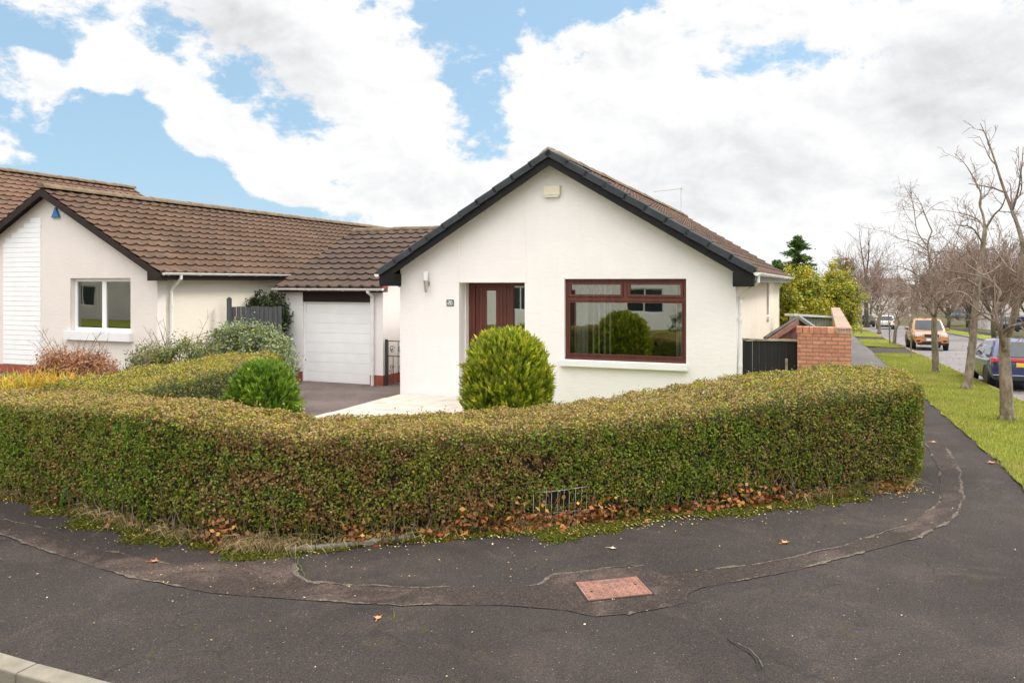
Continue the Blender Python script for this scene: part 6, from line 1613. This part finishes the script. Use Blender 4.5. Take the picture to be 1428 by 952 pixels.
sheet('facing_lawn', -60, 30, [-12.5, -9, -6.2, -6.0], .03, M['lawn'])
sheet('facing_pavement', -60, 30, [-6.0, -5, -4.2], .0, M['path_asphalt'])
sx, sy = ab(-5.2, -8.5); clump_shrub('garden_shrub', (sx, sy, 0), (1.6, 1.2, 1.5), 130, 40, .10, .05, [(.06,.09,.02), (.09,.12,.03)], 'broad garden shrub on the lawn facing the bungalow', 'shrub', 33)

# ================================================================== sky, sun, camera
SUN_EL, SUN_AZ = math.radians(42), math.radians(68)       # azimuth measured from +Y towards +X
w = bpy.data.worlds.new('World'); SC.world = w; w.use_nodes = True; nt = w.node_tree; bg = nt.nodes['Background']
sky = N(nt, 'ShaderNodeTexSky', sky_type='NISHITA'); sky.sun_disc = False; sky.sun_elevation = SUN_EL; sky.sun_rotation = SUN_AZ; sky.air_density = 1.0; sky.dust_density = .6; sky.ozone_density = 1.5
co = N(nt, 'ShaderNodeTexCoord').outputs['Generated']
sep = N(nt, 'ShaderNodeSeparateXYZ'); nt.links.new(co, sep.inputs[0]); X_, Y_, Z_ = sep.outputs
az = mth(nt, 'ARCTAN2', X_, Y_); el = mth(nt, 'ARCSINE', Z_)
cv = N(nt, 'ShaderNodeCombineXYZ'); nt.links.new(az, cv.inputs[0]); nt.links.new(el, cv.inputs[1])
# the plane the clouds drift in (flattened towards the horizon)
mp = N(nt, 'ShaderNodeMapping'); mp.inputs['Scale'].default_value = (1, 1.55, 1); nt.links.new(cv.outputs[0], mp.inputs['Vector'])
n_big = noi(nt, mp.outputs[0], 9, 10, .62, .25); n_fine = noi(nt, mp.outputs[0], 30, 9, .68, .2)
mp2 = N(nt, 'ShaderNodeMapping'); mp2.inputs['Scale'].default_value = (1, 1.55, 1); mp2.inputs['Location'].default_value = (.012, .020, 0); nt.links.new(cv.outputs[0], mp2.inputs['Vector'])
n_off = noi(nt, mp2.outputs[0], 9, 10, .62, .25)
def pxdir(px, py):
    d = Vector(((px-CXP)/FPX, 1, (HYP-py)/FPX)).normalized(); return math.atan2(d.x, d.y), math.asin(d.z)
def blob(px, py, rx, ry, rot, amp):
    a, e = pxdir(px, py); m_ = N(nt, 'ShaderNodeMapping', vector_type='TEXTURE'); m_.inputs['Location'].default_value = (a, e, 0); m_.inputs['Rotation'].default_value = (0, 0, -math.radians(rot)); m_.inputs['Scale'].default_value = (rx/FPX, ry/FPX, 1)
    nt.links.new(cv.outputs[0], m_.inputs['Vector']); l = N(nt, 'ShaderNodeVectorMath', operation='LENGTH'); nt.links.new(m_.outputs[0], l.inputs[0])
    r = N(nt, 'ShaderNodeMapRange', interpolation_type='SMOOTHSTEP'); nt.links.new(l.outputs['Value'], r.inputs[0])
    for i, v in ((1, .35), (2, 1.25), (3, amp), (4, 0.0)): r.inputs[i].default_value = v
    return r.outputs[0]
def addup(l):
    s = l[0]
    for x in l[1:]: s = mth(nt, 'ADD', s, x)
    return s
holes_ = addup([blob(120, 165, 165, 115, 25, .55), blob(270, 262, 280, 66, 10, .62), blob(40, 30, 90, 36, 0, .22), blob(650, 60, 75, 120, -14, .36), blob(665, 185, 70, 50, 0, .22), blob(760, 12, 150, 34, 0, .36), blob(365, 125, 80, 60, 40, .26), blob(1110, 92, 110, 36, 5, .26), blob(-200, 120, 200, 160, 0, .3), blob(215, 60, 40, 50, 0, .15), blob(440, 165, 44, 60, 30, .26)])
fill_ = addup([blob(36, 112, 74, 48, 10, .70), blob(34, 195, 72, 38, 0, .85), blob(300, 182, 150, 42, 34, .62), blob(100, 40, 130, 28, 18, .34), blob(255, 202, 42, 24, 30, .55), blob(390, 262, 74, 26, 10, .6), blob(143, 103, 38, 24, 30, .6), blob(180, 212, 46, 20, 20, .45), blob(520, 160, 150, 140, 20, .26), blob(400, 60, 170, 70, 25, .20), blob(900, 150, 220, 120, 0, .22), blob(1250, 150, 260, 130, 0, .2), blob(850, 280, 300, 60, 0, .2), blob(1150, 240, 420, 120, 0, .34), blob(520, 300, 200, 40, 0, .2)])
dens = mth(nt, 'ADD', mth(nt, 'SUBTRACT', .58, holes_), fill_)
dens = mth(nt, 'ADD', dens, mth(nt, 'MULTIPLY', mth(nt, 'SUBTRACT', n_big, .5), 1.5))
dens = mth(nt, 'ADD', dens, mth(nt, 'MULTIPLY', mth(nt, 'SUBTRACT', n_fine, .5), .75))
al = N(nt, 'ShaderNodeMapRange', interpolation_type='SMOOTHSTEP'); nt.links.new(dens, al.inputs[0]); al.inputs[1].default_value = .34; al.inputs[2].default_value = .60
# cloud light: white tops, soft grey bellies
greys = addup([blob(1010, 240, 160, 80, 0, .42), blob(1350, 105, 150, 75, -8, .6), blob(380, 75, 110, 60, 30, .5), blob(570, 270, 120, 40, 0, .25), blob(300, 25, 90, 40, 0, .3), blob(1300, 230, 140, 50, 0, .2), blob(880, 70, 60, 40, 0, .2)])
shade = mth(nt, 'ADD', mth(nt, 'MULTIPLY', greys, mth(nt, 'ADD', n_big, .5)), mth(nt, 'ADD', mth(nt, 'MULTIPLY', mth(nt, 'SUBTRACT', n_fine, .45), .22), mth(nt, 'MULTIPLY', mth(nt, 'SUBTRACT', n_off, n_big), 1.9)))
cr = ramp(nt, shade, [(0.0, (1.0, 1.0, 1.0)), (.3, (.90, .905, .915)), (.7, (.76, .77, .785)), (1.0, (.66, .67, .69))])
CLOUD = 6.15
cb = N(nt, 'ShaderNodeVectorMath', operation='SCALE'); nt.links.new(cr, cb.inputs[0])
# overcast sky is brighter overhead than near the horizon
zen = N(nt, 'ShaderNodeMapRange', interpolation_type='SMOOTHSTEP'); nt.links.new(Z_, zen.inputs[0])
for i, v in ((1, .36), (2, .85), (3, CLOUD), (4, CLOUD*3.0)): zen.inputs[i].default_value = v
behind = N(nt, 'ShaderNodeMapRange', interpolation_type='SMOOTHSTEP'); nt.links.new(Y_, behind.inputs[0])      # unseen sky behind the camera brightened to add light on the house fronts
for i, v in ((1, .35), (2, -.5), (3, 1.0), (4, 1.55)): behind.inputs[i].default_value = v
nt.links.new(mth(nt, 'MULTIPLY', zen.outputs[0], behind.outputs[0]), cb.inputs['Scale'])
warm = N(nt, 'ShaderNodeMapRange'); nt.links.new(Z_, warm.inputs[0]); warm.inputs[1].default_value = .36; warm.inputs[2].default_value = .7
sc_ = N(nt, 'ShaderNodeVectorMath', operation='SCALE'); nt.links.new(sky.outputs[0], sc_.inputs[0]); sc_.inputs['Scale'].default_value = 1.0
blue_ = mixc(nt, .7, sc_.outputs[0], (2.6, 4.05, 5.3))
cwarm = mixc(nt, warm.outputs[0], cb.outputs[0], mixc(nt, 1.0, cb.outputs[0], (1.03, .99, .975), 'MULTIPLY'))
fin = mixc(nt, al.outputs[0], blue_, cwarm)
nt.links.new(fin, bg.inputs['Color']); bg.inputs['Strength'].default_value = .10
w.cycles.sampling_method = 'MANUAL'; w.cycles.sample_map_resolution = 512

sl = bpy.data.lights.new('Sun', 'SUN'); sl.energy = 1.5; sl.angle = math.radians(14); sl.color = (1, .965, .91)
so = bpy.data.objects.new('sun', sl); COL.objects.link(so)
d = Vector((math.sin(SUN_AZ)*math.cos(SUN_EL), math.cos(SUN_AZ)*math.cos(SUN_EL), math.sin(SUN_EL)))
so.rotation_euler = (-d).to_track_quat('-Z', 'Y').to_euler(); so.location = (20, 10, 40)

cam = bpy.data.cameras.new('Camera'); co_ = bpy.data.objects.new('camera', cam); COL.objects.link(co_)
co_.location = (0, 0, EYE); co_.rotation_euler = (math.pi/2, 0, 0)
cam.sensor_width = 36; cam.lens = 36*FPX/1428; cam.shift_y = -(476-HYP)/1428; cam.clip_end = 6000; cam.clip_start = .05
SC.camera = co_
SC.view_settings.view_transform = 'Standard'; SC.view_settings.look = 'None'; SC.view_settings.exposure = 0.74; SC.view_settings.gamma = 1.0; SC.view_settings.use_curve_mapping = False
SC.render.engine = 'CYCLES'; SC.cycles.max_bounces = 8; SC.cycles.transparent_max_bounces = 12; SC.cycles.use_denoising = True
